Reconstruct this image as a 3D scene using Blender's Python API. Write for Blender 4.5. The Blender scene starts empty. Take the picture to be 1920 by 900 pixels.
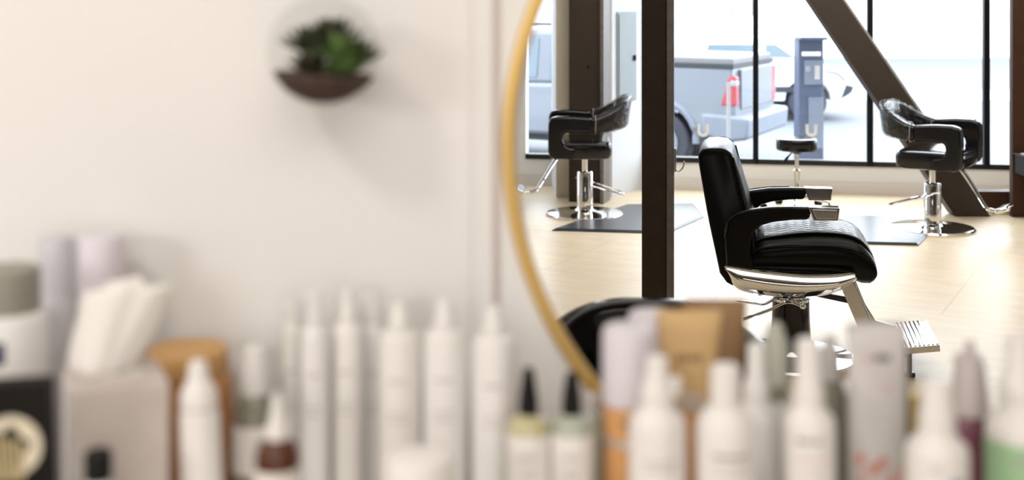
import bpy, bmesh, math, random
from mathutils import Vector, Matrix
random.seed(7)
C = bpy.context.scene.collection
SC = bpy.context.scene
PI = math.pi
R = math.radians

# ------------------------------------------------------------------ camera, light, exposure
EYE = 1.73
F = 2400.0            # focal length in pixels of the 1920 frame
HOR = -10.0           # picture row of the horizon
cam = bpy.data.cameras.new('camera')
camo = bpy.data.objects.new('camera', cam)
C.objects.link(camo)
camo.location = (0, 0, EYE)
camo.rotation_euler = (R(90), 0, 0)
cam.sensor_width = 36
cam.lens = F / 1920 * 36
cam.shift_y = -(450 - HOR) / 1920
cam.clip_start = 0.02
cam.clip_end = 300
cam.dof.use_dof = True
cam.dof.focus_distance = 6.1
cam.dof.aperture_fstop = 2.05
SC.camera = camo
vs = SC.view_settings
vs.view_transform = 'Standard'
vs.look = 'None'
vs.exposure = 0.0
vs.gamma = 1.0
vs.use_curve_mapping = False

world = bpy.data.worlds.new('sky')
SC.world = world
world.use_nodes = True
wn = world.node_tree.nodes
wn['Background'].inputs[0].default_value = (0.86, 0.93, 1.0, 1)
wn['Background'].inputs[1].default_value = 8.0


def area(name, loc, target, size, power, color=(1, 1, 1), sy=None, spread=180):
    l = bpy.data.lights.new(name, 'AREA')
    l.energy = power
    l.color = color
    l.size = size
    if sy:
        l.shape = 'RECTANGLE'
        l.size_y = sy
    else:
        l.shape = 'DISK'
    l.spread = R(spread)
    o = bpy.data.objects.new(name, l)
    C.objects.link(o)
    o.location = loc
    o.rotation_euler = (Vector(target) - Vector(loc)).to_track_quat('-Z', 'Y').to_euler()
    o['kind'] = 'helper'
    return o


WARM = (1.0, 0.95, 0.90)
area('ceiling_spot', (-1.36, 0.28, 3.3), (-0.1, 1.68, 1.5), 0.34, 15, (1.0, 0.93, 0.86))
area('side_daylight', (-2.3, -0.2, 2.0), (0, 1.68, 1.5), 0.6, 17, (1.0, 0.95, 0.92))
area('front_ceiling_fill', (0.3, -0.3, 3.3), (0.3, 0.6, 0), 2.4, 34, WARM, 1.6)  # broad overhead fill added for the near side
area('rear_daylight_fill', (0.2, -3.1, 1.7), (0.2, 1.6, 1.2), 3.4, 52, (1.0, 0.985, 0.975), 2.2)  # frontal fill added against bottle shading, standing in for windows behind the camera
area('salon_ceiling_fill', (1.6, 5.2, 3.32), (1.6, 5.2, 0), 4.0, 66, (1.0, 0.95, 0.88), 4.0)  # unseen overhead fill, added to brighten the salon floor
area('salon_rear_fill', (2.6, 8.6, 3.32), (2.9, 11.3, 0.3), 4.5, 140, (1.0, 0.97, 0.94), 2.5)  # unseen fill, added to lift the wall below the street windows

# ------------------------------------------------------------------ materials


def mat(name, col, rough=0.5, metal=0.0, coat=0.0, noise=0.0, nscale=20, bump=0.0, bscale=200,
        trans=0.0, spec=0.5, sheen=0.0, ior=1.45, alpha=1.0):
    m = bpy.data.materials.new(name)
    m.use_nodes = True
    nt = m.node_tree
    b = nt.nodes['Principled BSDF']
    b.inputs['Base Color'].default_value = (*col, 1)
    b.inputs['Roughness'].default_value = rough
    b.inputs['Metallic'].default_value = metal
    b.inputs['Coat Weight'].default_value = coat
    b.inputs['Transmission Weight'].default_value = trans
    b.inputs['Specular IOR Level'].default_value = spec
    b.inputs['Sheen Weight'].default_value = sheen
    b.inputs['IOR'].default_value = ior
    tc = nt.nodes.new('ShaderNodeTexCoord')
    if noise:
        n = nt.nodes.new('ShaderNodeTexNoise')
        n.inputs['Scale'].default_value = nscale
        n.inputs['Detail'].default_value = 5
        nt.links.new(tc.outputs['Object'], n.inputs['Vector'])
        r = nt.nodes.new('ShaderNodeMapRange')
        r.inputs['To Min'].default_value = 1 - noise
        r.inputs['To Max'].default_value = 1 + noise
        nt.links.new(n.outputs['Fac'], r.inputs['Value'])
        mx = nt.nodes.new('ShaderNodeVectorMath')
        mx.operation = 'SCALE'
        mx.inputs[0].default_value = col
        nt.links.new(r.outputs['Result'], mx.inputs['Scale'])
        nt.links.new(mx.outputs['Vector'], b.inputs['Base Color'])
    if bump:
        n = nt.nodes.new('ShaderNodeTexNoise')
        n.inputs['Scale'].default_value = bscale
        nt.links.new(tc.outputs['Object'], n.inputs['Vector'])
        bp = nt.nodes.new('ShaderNodeBump')
        bp.inputs['Strength'].default_value = bump
        bp.inputs['Distance'].default_value = 0.002
        nt.links.new(n.outputs['Fac'], bp.inputs['Height'])
        nt.links.new(bp.outputs['Normal'], b.inputs['Normal'])
    return m


def film(name, tint, gloss, rough, edge=None, bump=0.0, bscale=40, gmax=0.5):
    """thin clear sheet: transparent with a glossy surface; same for every ray"""
    m = bpy.data.materials.new(name)
    m.use_nodes = True
    nt = m.node_tree
    nt.nodes.clear()
    out = nt.nodes.new('ShaderNodeOutputMaterial')
    t = nt.nodes.new('ShaderNodeBsdfTransparent')
    t.inputs[0].default_value = (*tint, 1)
    g = nt.nodes.new('ShaderNodeBsdfGlossy')
    g.inputs['Roughness'].default_value = rough
    mx = nt.nodes.new('ShaderNodeMixShader')
    lw = nt.nodes.new('ShaderNodeLayerWeight')
    lw.inputs['Blend'].default_value = 0.25
    mr = nt.nodes.new('ShaderNodeMapRange')
    mr.inputs['To Min'].default_value = gloss
    mr.inputs['To Max'].default_value = gloss + gmax
    nt.links.new(lw.outputs['Fresnel'], mr.inputs['Value'])
    nt.links.new(mr.outputs['Result'], mx.inputs['Fac'])
    if edge:
        cr = nt.nodes.new('ShaderNodeMix')
        cr.data_type = 'RGBA'
        cr.inputs[6].default_value = (*tint, 1)
        cr.inputs[7].default_value = (*edge, 1)
        lw2 = nt.nodes.new('ShaderNodeLayerWeight')
        lw2.inputs['Blend'].default_value = 0.35
        nt.links.new(lw2.outputs['Facing'], cr.inputs['Factor'])
        nt.links.new(cr.outputs[2], t.inputs[0])
    if bump:
        tc = nt.nodes.new('ShaderNodeTexCoord')
        n = nt.nodes.new('ShaderNodeTexNoise')
        n.inputs['Scale'].default_value = bscale
        n.inputs['Detail'].default_value = 4
        n.inputs['Distortion'].default_value = 1.5
        nt.links.new(tc.outputs['Object'], n.inputs['Vector'])
        bp = nt.nodes.new('ShaderNodeBump')
        bp.inputs['Strength'].default_value = bump
        bp.inputs['Distance'].default_value = 0.02
        nt.links.new(n.outputs['Fac'], bp.inputs['Height'])
        nt.links.new(bp.outputs['Normal'], g.inputs['Normal'])
        nt.links.new(bp.outputs['Normal'], lw.inputs['Normal'])
    nt.links.new(t.outputs[0], mx.inputs[1])
    nt.links.new(g.outputs[0], mx.inputs[2])
    nt.links.new(mx.outputs[0], out.inputs[0])
    return m


def floor_mat():
    m = mat('floor_boards', (0.8, 0.66, 0.48), 0.22, spec=0.3)
    nt = m.node_tree
    b = nt.nodes['Principled BSDF']
    tc = nt.nodes.new('ShaderNodeTexCoord')
    mp = nt.nodes.new('ShaderNodeMapping')
    mp.inputs['Rotation'].default_value = (0, 0, R(28))
    nt.links.new(tc.outputs['Object'], mp.inputs[0])
    br = nt.nodes.new('ShaderNodeTexBrick')
    br.inputs['Scale'].default_value = 1.0
    br.inputs['Brick Width'].default_value = 2.4
    br.inputs['Row Height'].default_value = 1.2
    br.inputs['Mortar Size'].default_value = 0.004
    br.inputs['Color1'].default_value = (0.74, 0.60, 0.41, 1)
    br.inputs['Color2'].default_value = (0.77, 0.64, 0.45, 1)
    br.inputs['Mortar'].default_value = (0.62, 0.49, 0.33, 1)
    nt.links.new(mp.outputs[0], br.inputs['Vector'])
    n = nt.nodes.new('ShaderNodeTexNoise')
    n.inputs['Scale'].default_value = 2.2
    n.inputs['Detail'].default_value = 7
    n.inputs['Roughness'].default_value = 0.65
    mp2 = nt.nodes.new('ShaderNodeMapping')
    mp2.inputs['Scale'].default_value = (1, 4, 1)
    nt.links.new(mp.outputs[0], mp2.inputs[0])
    nt.links.new(mp2.outputs[0], n.inputs['Vector'])
    mr = nt.nodes.new('ShaderNodeMapRange')
    mr.inputs['From Min'].default_value = 0.3
    mr.inputs['From Max'].default_value = 0.7
    mr.inputs['To Min'].default_value = 0.88
    mr.inputs['To Max'].default_value = 1.08
    nt.links.new(n.outputs['Fac'], mr.inputs['Value'])
    vm = nt.nodes.new('ShaderNodeVectorMath')
    vm.operation = 'SCALE'
    nt.links.new(br.outputs['Color'], vm.inputs[0])
    nt.links.new(mr.outputs['Result'], vm.inputs['Scale'])
    # fine hairline scuffs
    v = nt.nodes.new('ShaderNodeTexVoronoi')
    v.feature = 'DISTANCE_TO_EDGE'
    v.inputs['Scale'].default_value = 1.7
    n2 = nt.nodes.new('ShaderNodeTexNoise')
    n2.inputs['Scale'].default_value = 3
    n2.inputs['Detail'].default_value = 8
    nt.links.new(tc.outputs['Object'], n2.inputs['Vector'])
    av = nt.nodes.new('ShaderNodeVectorMath')
    av.operation = 'MULTIPLY_ADD'
    av.inputs[1].default_value = (0.9, 0.9, 0.9)
    nt.links.new(n2.outputs['Color'], av.inputs[0])
    nt.links.new(tc.outputs['Object'], av.inputs[2])
    nt.links.new(av.outputs[0], v.inputs['Vector'])
    cr = nt.nodes.new('ShaderNodeMapRange')
    cr.inputs['From Max'].default_value = 0.004
    cr.inputs['To Min'].default_value = 0.8
    cr.inputs['To Max'].default_value = 1.0
    nt.links.new(v.outputs['Distance'], cr.inputs['Value'])
    vm2 = nt.nodes.new('ShaderNodeVectorMath')
    vm2.operation = 'SCALE'
    nt.links.new(vm.outputs[0], vm2.inputs[0])
    nt.links.new(cr.outputs['Result'], vm2.inputs['Scale'])
    nt.links.new(vm2.outputs[0], b.inputs['Base Color'])
    rr = nt.nodes.new('ShaderNodeMapRange')
    rr.inputs['To Min'].default_value = 0.26
    rr.inputs['To Max'].default_value = 0.46
    nt.links.new(n.outputs['Fac'], rr.inputs['Value'])
    nt.links.new(rr.outputs[0], b.inputs['Roughness'])
    return m


def quilt_mat(scale, rot=0.0):
    m = mat('quilted_leather', (0.014, 0.013, 0.012), 0.2, ior=1.6)
    nt = m.node_tree
    b = nt.nodes['Principled BSDF']
    tc = nt.nodes.new('ShaderNodeTexCoord')
    sep = nt.nodes.new('ShaderNodeSeparateXYZ')
    nt.links.new(tc.outputs['Object'], sep.inputs[0])

    def math_(op, a, bb):
        n = nt.nodes.new('ShaderNodeMath')
        n.operation = op
        for i, x in enumerate((a, bb)):
            if x is None:
                continue
            if isinstance(x, (int, float)):
                n.inputs[i].default_value = x
            else:
                nt.links.new(x, n.inputs[i])
        return n.outputs[0]
    u = math_('MULTIPLY', sep.outputs[0], scale)
    v = math_('MULTIPLY', sep.outputs[1], scale * 1.6)
    a = math_('ABSOLUTE', math_('SINE', math_('ADD', u, v), None), None)
    c = math_('ABSOLUTE', math_('SINE', math_('SUBTRACT', u, v), None), None)
    h = math_('POWER', math_('MINIMUM', a, c), 0.4)
    bp = nt.nodes.new('ShaderNodeBump')
    bp.inputs['Strength'].default_value = 0.55
    bp.inputs['Distance'].default_value = 0.006
    nt.links.new(h, bp.inputs['Height'])
    nt.links.new(bp.outputs[0], b.inputs['Normal'])
    return m


M = {
    'wall': mat('warm_white_paint', (0.79, 0.775, 0.755), 0.6, noise=0.012, nscale=3, bump=0.08, bscale=300),
    'white': mat('white_paint', (0.88, 0.875, 0.87), 0.55, noise=0.01, nscale=4),
    'pier': mat('cool_white_paint', (0.72, 0.76, 0.82), 0.55),
    'inner': mat('added_taupe_backing', (0.09, 0.078, 0.07), 0.6),  # dark wall back, added to keep reflections in leather and chrome low
    'cream': mat('cream_paint', (0.72, 0.66, 0.55), 0.55, noise=0.02, nscale=4),
    'ceil': mat('ceiling_paint', (0.78, 0.77, 0.75), 0.7),
    'trim': mat('pinkish_trim_paint', (0.52, 0.44, 0.40), 0.5),
    'floor': floor_mat(),
    'leather': mat('black_leather', (0.006, 0.0055, 0.005), 0.26, spec=0.5, ior=1.27),
    'leather2': mat('black_vinyl', (0.008, 0.008, 0.009), 0.12, spec=0.5),
    'piping': mat('black_piping', (0.02, 0.019, 0.017), 0.25),
    'quilt': quilt_mat(38),
    'chrome': mat('chrome', (0.86, 0.86, 0.87), 0.05, 1.0),
    'brush': mat('brushed_steel', (0.62, 0.62, 0.63), 0.24, 1.0, noise=0.05, nscale=60),
    'blackgloss': mat('gloss_black', (0.006, 0.006, 0.006), 0.12),
    'blackplastic': mat('black_plastic', (0.008, 0.008, 0.008), 0.5, spec=0.2),
    'brass': mat('brushed_brass', (0.74, 0.50, 0.17), 0.42, 0.6),
    'darkwood': mat('dark_stained_timber', (0.046, 0.032, 0.022), 0.5, spec=0.25, noise=0.25, nscale=14),
    'redwood': mat('red_brown_timber', (0.050, 0.022, 0.012), 0.5, spec=0.25, noise=0.25, nscale=10),
    'steelbrown': mat('brown_painted_steel', (0.052, 0.039, 0.030), 0.5, spec=0.25, noise=0.12, nscale=9),
    'steelgrey': mat('worn_grey_steel', (0.20, 0.18, 0.17), 0.4, 0.3, noise=0.3, nscale=25),
    'frame': mat('black_window_frame', (0.012, 0.013, 0.015), 0.4),
    'panel': mat('grey_blue_panel', (0.30, 0.36, 0.40), 0.45, noise=0.06, nscale=8),
    'mat': mat('black_rubber', (0.035, 0.038, 0.045), 0.3),
    'glass': film('window_glass', (0.97, 0.985, 1.0), 0.015, 0.02),
    'bubble': film('bubble_glass', (0.98, 0.985, 0.98), 0.0, 0.03, edge=(0.955, 0.955, 0.95), gmax=0.12),
    'plastic_wrap': film('clear_plastic_wrap', (0.93, 0.92, 0.91), 0.015, 0.08, bump=1.0, bscale=24, gmax=0.35),
    'frost': mat('frosted_decal', (0.92, 0.92, 0.9), 0.6),
    'soil': mat('dark_soil', (0.075, 0.045, 0.036), 0.9, noise=0.5, nscale=60, bump=0.8, bscale=160),
    'leaf': mat('succulent_green', (0.10, 0.17, 0.045), 0.45, noise=0.45, nscale=30),
    'leafdark': mat('succulent_dark', (0.034, 0.036, 0.016), 0.45, noise=0.4, nscale=30),
    'pwhite': mat('white_plastic', (0.80, 0.775, 0.755), 0.42),
    'pwhite2': mat('warm_white_plastic', (0.79, 0.765, 0.73), 0.45),
    'label': mat('paper_label', (0.80, 0.77, 0.74), 0.6),
    'ink': mat('grey_ink', (0.42, 0.39, 0.38), 0.6),
    'inkpale': mat('pale_grey_ink', (0.62, 0.58, 0.56), 0.6),
    'inkdark': mat('dark_ink', (0.10, 0.10, 0.12), 0.6),
    'navy': mat('navy_ink', (0.025, 0.03, 0.09), 0.5),
    'bluedot': mat('blue_ink', (0.20, 0.28, 0.48), 0.5),
    'coral': mat('coral_ink', (0.72, 0.30, 0.24), 0.5),
    'pink': mat('pink_ink', (0.72, 0.50, 0.50), 0.5),
    'taupe': mat('taupe_plastic', (0.30, 0.28, 0.24), 0.5),
    'lilac': mat('lilac_plastic', (0.72, 0.675, 0.73), 0.4),
    'lilacpale': mat('pale_lilac_plastic', (0.60, 0.585, 0.63), 0.4),
    'orange': mat('orange_tube', (0.66, 0.34, 0.13), 0.42),
    'silver': mat('silver_band', (0.75, 0.74, 0.73), 0.3, 0.8),
    'tan': mat('tan_tube', (0.62, 0.41, 0.19), 0.5),
    'tanink': mat('brown_ink', (0.30, 0.17, 0.07), 0.5),
    'brown': mat('brown_tube', (0.30, 0.18, 0.085), 0.5),
    'greygreen': mat('grey_green_cap', (0.44, 0.44, 0.38), 0.4),
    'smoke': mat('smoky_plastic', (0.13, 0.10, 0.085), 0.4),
    'olive': mat('olive_liquid', (0.23, 0.22, 0.17), 0.25, coat=0.4),
    'greyplastic': mat('grey_plastic', (0.55, 0.53, 0.51), 0.45),
    'tubegrey': mat('cool_grey_tube', (0.66, 0.63, 0.62), 0.42),
    'burgundy': mat('burgundy_liquid', (0.16, 0.04, 0.07), 0.22, coat=0.5),
    'greyrose': mat('grey_rose_plastic', (0.52, 0.46, 0.45), 0.4),
    'green': mat('pale_green_label', (0.38, 0.60, 0.36), 0.5),
    'amber': mat('amber_glass', (0.085, 0.024, 0.008), 0.15),
    'amberjar': mat('amber_jar', (0.44, 0.19, 0.055), 0.2, coat=0.4, noise=0.15, nscale=12),
    'woodlid': mat('pale_wood_lid', (0.56, 0.32, 0.12), 0.5, noise=0.15, nscale=25),
    'yellowliq': mat('yellow_oil', (0.50, 0.45, 0.26), 0.2, coat=0.5),
    'greenliq': mat('pale_green_oil', (0.39, 0.42, 0.34), 0.2, coat=0.5),
    'marble': mat('marbled_paper', (0.56, 0.50, 0.46), 0.55, noise=0.22, nscale=16),
    'tissue': mat('tissue_paper', (0.86, 0.83, 0.79), 0.9),
    'blackcard': mat('black_card', (0.008, 0.007, 0.006), 0.6, spec=0.2),
    'goldcard': mat('cream_gold_print', (0.62, 0.52, 0.30), 0.5),
    'creamcard': mat('cream_print', (0.72, 0.66, 0.52), 0.6),
    'gold': mat('gold_cap', (0.62, 0.45, 0.14), 0.35, 0.5),
    'shelf': mat('pale_shelf_laminate', (0.78, 0.75, 0.71), 0.4),
    'concrete': mat('pale_concrete', (0.26, 0.265, 0.275), 0.8, noise=0.08, nscale=1.5),
    'asphalt': mat('asphalt', (0.115, 0.125, 0.14), 0.8, noise=0.08, nscale=2),
    'facade': mat('pale_facade', (0.78, 0.77, 0.74), 0.8, noise=0.03, nscale=0.6),
    'facade2': mat('beige_facade', (0.24, 0.225, 0.20), 0.8),
    'truck': mat('silver_car_paint', (0.15, 0.165, 0.19), 0.35, 0.1, coat=0.2),
    'truckplastic': mat('grey_bumper', (0.16, 0.18, 0.215), 0.45),
    'tonneau': mat('grey_bed_cover', (0.15, 0.15, 0.155), 0.6),
    'dark': mat('dark_seal', (0.02, 0.025, 0.03), 0.5),
    'rubber': mat('tyre_rubber', (0.03, 0.033, 0.045), 0.7),
    'carglass': mat('car_glass', (0.13, 0.17, 0.20), 0.1),
    'redlens': mat('red_lens', (0.30, 0.012, 0.02), 0.2, coat=0.5),
    'clearlens': mat('clear_lens', (0.25, 0.27, 0.30), 0.15),
    'carwhite': mat('white_car_paint', (0.55, 0.56, 0.57), 0.3, coat=0.5),
    'meter': mat('dark_blue_steel', (0.055, 0.07, 0.115), 0.45),
    'meter2': mat('grey_blue_steel', (0.13, 0.155, 0.20), 0.45),
}

# ------------------------------------------------------------------ mesh helpers


def nb():
    return bmesh.new()


def obj(name, bm, material, parent=None, smooth=0.6, bevel=0, segs=3, sub=0, solid=0, kind=None):
    me = bpy.data.meshes.new(name)
    bmesh.ops.recalc_face_normals(bm, faces=bm.faces)
    bm.to_mesh(me)
    bm.free()
    me.materials.append(material)
    o = bpy.data.objects.new(name, me)
    C.objects.link(o)
    if parent:
        o.parent = parent
    if smooth:
        me.polygons.foreach_set('use_smooth', [True] * len(me.polygons))
        me.set_sharp_from_angle(angle=smooth)
    if solid:
        s = o.modifiers.new('s', 'SOLIDIFY')
        s.thickness = solid
    if bevel:
        bv = o.modifiers.new('b', 'BEVEL')
        bv.width = bevel
        bv.segments = segs
        bv.limit_method = 'ANGLE'
        bv.angle_limit = R(35)
        bv.harden_normals = False
    if sub:
        s = o.modifiers.new('u', 'SUBSURF')
        s.levels = s.render_levels = sub
    if kind:
        o['kind'] = kind
    return o


def box(bm, c, s, rz=0.0, ry=0.0, rx=0.0):
    m = Matrix.Translation(c) @ Matrix.Rotation(rz, 4, 'Z') @ Matrix.Rotation(ry, 4, 'Y') @ Matrix.Rotation(rx, 4, 'X') @ Matrix.Diagonal((*s, 1))
    bmesh.ops.create_cube(bm, size=1, matrix=m)
    return bm


def lathe(bm, prof, c=(0, 0, 0), n=32, sx=1.0, sy=1.0, cap=True):
    """prof: list of (z, r)"""
    rings = []
    for z, r in prof:
        rings.append([bm.verts.new((c[0] + sx * r * math.cos(2 * PI * k / n), c[1] + sy * r * math.sin(2 * PI * k / n), c[2] + z)) for k in range(n)])
    for a, b in zip(rings, rings[1:]):
        for k in range(n):
            bm.faces.new((a[k], a[(k + 1) % n], b[(k + 1) % n], b[k]))
    if cap:
        bm.faces.new(rings[0])
        bm.faces.new(rings[-1])
    return bm


def loft(bm, rings, cap=True, closed=True):
    vs_ = [[bm.verts.new(p) for p in r] for r in rings]
    n = len(vs_[0])
    for a, b in zip(vs_, vs_[1:]):
        for k in range(n if closed else n - 1):
            bm.faces.new((a[k], a[(k + 1) % n], b[(k + 1) % n], b[k]))
    if cap:
        bm.faces.new(vs_[0])
        bm.faces.new(vs_[-1])
    return bm


def prism(bm, poly, v0, v1):
    """poly in (u,z), extruded along y from v0 to v1"""
    return loft(bm, [[(u, v0, z) for u, z in poly], [(u, v1, z) for u, z in poly]])


def slab(bm, poly, z0, z1):
    """poly in (x,y), extruded in z"""
    return loft(bm, [[(x, y, z0) for x, y in poly], [(x, y, z1) for x, y in poly]])


def catmull(pts, k=6, closed=False):
    P = [Vector(p) for p in pts]
    n = len(P)
    out = []
    rng = range(n if closed else n - 1)
    for i in rng:
        p0 = P[(i - 1) % n] if closed or i > 0 else P[0]
        p1 = P[i]
        p2 = P[(i + 1) % n]
        p3 = P[(i + 2) % n] if closed or i + 2 < n else P[-1]
        for j in range(k):
            t = j / k
            out.append(0.5 * ((2 * p1) + (p2 - p0) * t + (2 * p0 - 5 * p1 + 4 * p2 - p3) * t * t + (3 * p1 - p0 - 3 * p2 + p3) * t ** 3))
    if not closed:
        out.append(P[-1])
    return out


def tube(bm, pts, r, n=10, closed=False, flat=1.0, fixed=None):
    P = [Vector(p) for p in pts]
    rings = []
    up = Vector((0, 0, 1))
    L = len(P)
    for i, p in enumerate(P):
        if closed:
            t = P[(i + 1) % L] - P[(i - 1) % L]
        else:
            t = P[min(i + 1, L - 1)] - P[max(i - 1, 0)]
        t.normalize()
        ref = fixed if fixed else (up if abs(t.dot(up)) < 0.95 else Vector((0, 1, 0)))
        s = t.cross(ref).normalized()
        q = s.cross(t).normalized()
        rr = r[i] if isinstance(r, (list, tuple)) else r
        rings.append([p + s * rr * math.cos(2 * PI * k / n) + q * rr * flat * math.sin(2 * PI * k / n) for k in range(n)])
    if closed:
        rings.append(rings[0])
        vs_ = [[bm.verts.new(p) for p in rg] for rg in rings[:-1]]
        vs_.append(vs_[0])
        for a, b in zip(vs_, vs_[1:]):
            for k in range(n):
                bm.faces.new((a[k], a[(k + 1) % n], b[(k + 1) % n], b[k]))
        return bm
    return loft(bm, rings)


def empty(name, loc, label, cat, group=None, rz=0.0):
    o = bpy.data.objects.new(name, None)
    o.empty_display_size = 0.1
    C.objects.link(o)
    o.location = loc
    o.rotation_euler = (0, 0, rz)
    o['label'] = label
    o['category'] = cat
    if group:
        o['group'] = group
    return o


def tag(o, label, cat, group=None):
    o['label'] = label
    o['category'] = cat
    if group:
        o['group'] = group
    return o


def struct(name, bm, m, parent=None, **kw):
    return obj(name, bm, m, parent, kind='structure', **kw)


def at(px, py, Y):
    return Vector(((px - 960) * Y / F, Y, EYE - (py - HOR) * Y / F))


# ------------------------------------------------------------------ the shell of the salon
YW = 1.68                      # the white wall in front of the camera
MC = (0.4935, 1.5305)          # centre of the round mirror
MR = 0.497
CEIL = 3.4
X0, X1 = -4.5, 8.0

bm = nb(); box(bm, (1.75, 4.3, -0.06), (12.5, 15.2, 0.12)); struct('floor', bm, M['floor'], smooth=0)
bm = nb(); box(bm, (1.75, 4.3, CEIL + 0.05), (12.5, 15.2, 0.1)); struct('ceiling', bm, M['ceil'], smooth=0)

# wall that carries the mirror, with the round opening of the mirror glass
bm = nb()
n = 96
circ = [(MC[0] + MR * math.cos(2 * PI * k / n), MC[1] + MR * math.sin(2 * PI * k / n)) for k in range(n)]
rect = []
for k in range(n):
    a = 2 * PI * k / n
    dx, dz = math.cos(a), math.sin(a)
    t = 1e9
    if dx > 1e-9: t = min(t, (X1 - MC[0]) / dx)
    if dx < -1e-9: t = min(t, (X0 - MC[0]) / dx)
    if dz > 1e-9: t = min(t, (CEIL - MC[1]) / dz)
    if dz < -1e-9: t = min(t, (0 - MC[1]) / dz)
    rect.append((MC[0] + dx * t, MC[1] + dz * t))
# snap the nearest samples to the corners
for cx_, cz_ in ((X0, 0), (X1, 0), (X0, CEIL), (X1, CEIL)):
    i = min(range(n), key=lambda k: (rect[k][0] - cx_) ** 2 + (rect[k][1] - cz_) ** 2)
    rect[i] = (cx_, cz_)
TH = 0.012
rings = [[(x, YW, z) for x, z in circ], [(x, YW, z) for x, z in rect], [(x, YW + TH, z) for x, z in rect], [(x, YW + TH, z) for x, z in circ], [(x, YW, z) for x, z in circ]]
vs_ = [[bm.verts.new(p) for p in r] for r in rings[:-1]]
vs_.append(vs_[0])
for a, b in zip(vs_, vs_[1:]):
    for k in range(n):
        bm.faces.new((a[k], a[(k + 1) % n], b[(k + 1) % n], b[k]))
wf = struct('wall_front', bm, M['wall'], smooth=0)
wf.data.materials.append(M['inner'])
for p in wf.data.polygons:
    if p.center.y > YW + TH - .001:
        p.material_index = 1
bm = nb(); box(bm, (-0.0215, YW - 0.002, 1.7), (0.008, 0.004, 3.39)); struct('trim_1', bm, M['trim'], smooth=0)
bm = nb(); box(bm, (-0.060, YW - 0.001, 1.7), (0.012, 0.002, 3.39)); struct('trim_2', bm, M['wall'], smooth=0)

# walls round the near side
bm = nb(); box(bm, (X0 - 0.05, 4.3, CEIL / 2), (0.1, 15.2, CEIL)); struct('wall_left', bm, M['white'], smooth=0)
bm = nb(); box(bm, (X1 + 0.05, 4.3, CEIL / 2), (0.1, 15.2, CEIL)); struct('wall_right', bm, M['white'], smooth=0)
bm = nb(); box(bm, (1.75, -3.3, CEIL / 2), (12.5, 0.1, CEIL)); struct('wall_back', bm, M['wall'], smooth=0)

# street wall: runs along d from W0, ten degrees off square
WA = math.atan2(-0.1818, 1.0)
wd = Vector((math.cos(WA), math.sin(WA), 0))
wn_ = Vector((-math.sin(WA), math.cos(WA), 0))
W0 = Vector((1.52, 11.4, 0))


def ws(s, off=0.0, z=0.0):
    return W0 + wd * s + wn_ * off + Vector((0, 0, z))


def s_of_px(px):
    k = (px - 960) / F
    Yv = (11.4 + 0.1818 * 1.52) / (1 + 0.1818 * k)
    return (k * Yv - 1.52) / wd.x


def wbox(bm, s0, s1, z0, z1, o0, o1):
    c = ws((s0 + s1) / 2, (o0 + o1) / 2, (z0 + z1) / 2)
    return box(bm, c, (abs(s1 - s0), abs(o1 - o0), z1 - z0), rz=WA)


S_L = s_of_px(985)
SM = [s_of_px(1417) - 0.985, s_of_px(1417), s_of_px(1632), s_of_px(1851), s_of_px(1851) + 0.985, s_of_px(1851) + 1.97]
SILL = 0.235
bm = nb()
wbox(bm, -6.2, 6.7, 0, SILL, 0.02, 0.16)
wbox(bm, -6.2, 6.7, 3.0, CEIL, 0.02, 0.16)
wbox(bm, -6.2, S_L, SILL, 3.0, 0.02, 0.16)
wbox(bm, SM[-1], 6.7, SILL, 3.0, 0.02, 0.16)
struct('wall_street', bm, M['white'], smooth=0)
bm = nb()
wbox(bm, -6.2, 6.7, 0, 0.10, 0.0, 0.02)
struct('baseboard_street', bm, M['shelf'], smooth=0)


def window(i, s0, s1, left=True):
    bm = nb()
    w = 0.024
    if left:
        wbox(bm, s0 - w, s0 + w, SILL, 3.0, 0.0, 0.10)
    wbox(bm, s1 - w, s1 + w, SILL, 3.0, 0.0, 0.10)
    wbox(bm, s0, s1, SILL, SILL + 0.045, 0.0, 0.10)
    wbox(bm, s0, s1, 2.95, 3.0, 0.0, 0.10)
    f = struct('window_%d' % i, bm, M['frame'], smooth=0)
    bm = nb()
    q = [ws(s0 + w, 0.05, SILL + .045), ws(s1 - w, 0.05, SILL + .045), ws(s1 - w, 0.05, 2.95), ws(s0 + w, 0.05, 2.95)]
    bm.faces.new([bm.verts.new(p) for p in q])
    obj('pane', bm, M['glass'], f, smooth=0, kind='structure')
    return f


window(1, S_L, SM[0] - 0.05, False)
for i in range(5):
    window(i + 2, SM[i] + (0.0 if i else 0.0), SM[i + 1])

# pier between the windows with the electrical panel on its flank
PF = [(0.385, 10.93), (0.855, 10.93), (1.175, 11.47), (0.36, 11.62)]
bm = nb(); slab(bm, PF, 0, CEIL); struct('wall_pier', bm, M['pier'], smooth=0)
bm = nb(); slab(bm, [(0.376, 10.915), (0.50, 10.915), (0.50, 10.929), (0.384, 10.929)], 0, 3.38); struct('trim_3', bm, M['cream'], smooth=0)
fa = Vector((0.855, 10.93, 0)); fb = Vector((1.175, 11.47, 0)); fd = (fb - fa)
fdn = fd.normalized(); fnn = Vector((fdn.y, -fdn.x, 0))


def pier_box(bm, t0, t1, z0, z1, d0, d1):
    c = fa + fd * ((t0 + t1) / 2) + fnn * ((d0 + d1) / 2) + Vector((0, 0, (z0 + z1) / 2))
    return box(bm, c, ((t1 - t0) * fd.length, d1 - d0, z1 - z0), rz=math.atan2(fdn.y, fdn.x))


pn = empty('electrical_panel', fa + fd * 0.43 + fnn * 0.001 + Vector((0, 0, 1.2)), 'tall grey-blue metal electrical panel on the white pier behind the plastic-covered chair', 'electrical panel')
pc = pn.location.copy()


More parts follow.
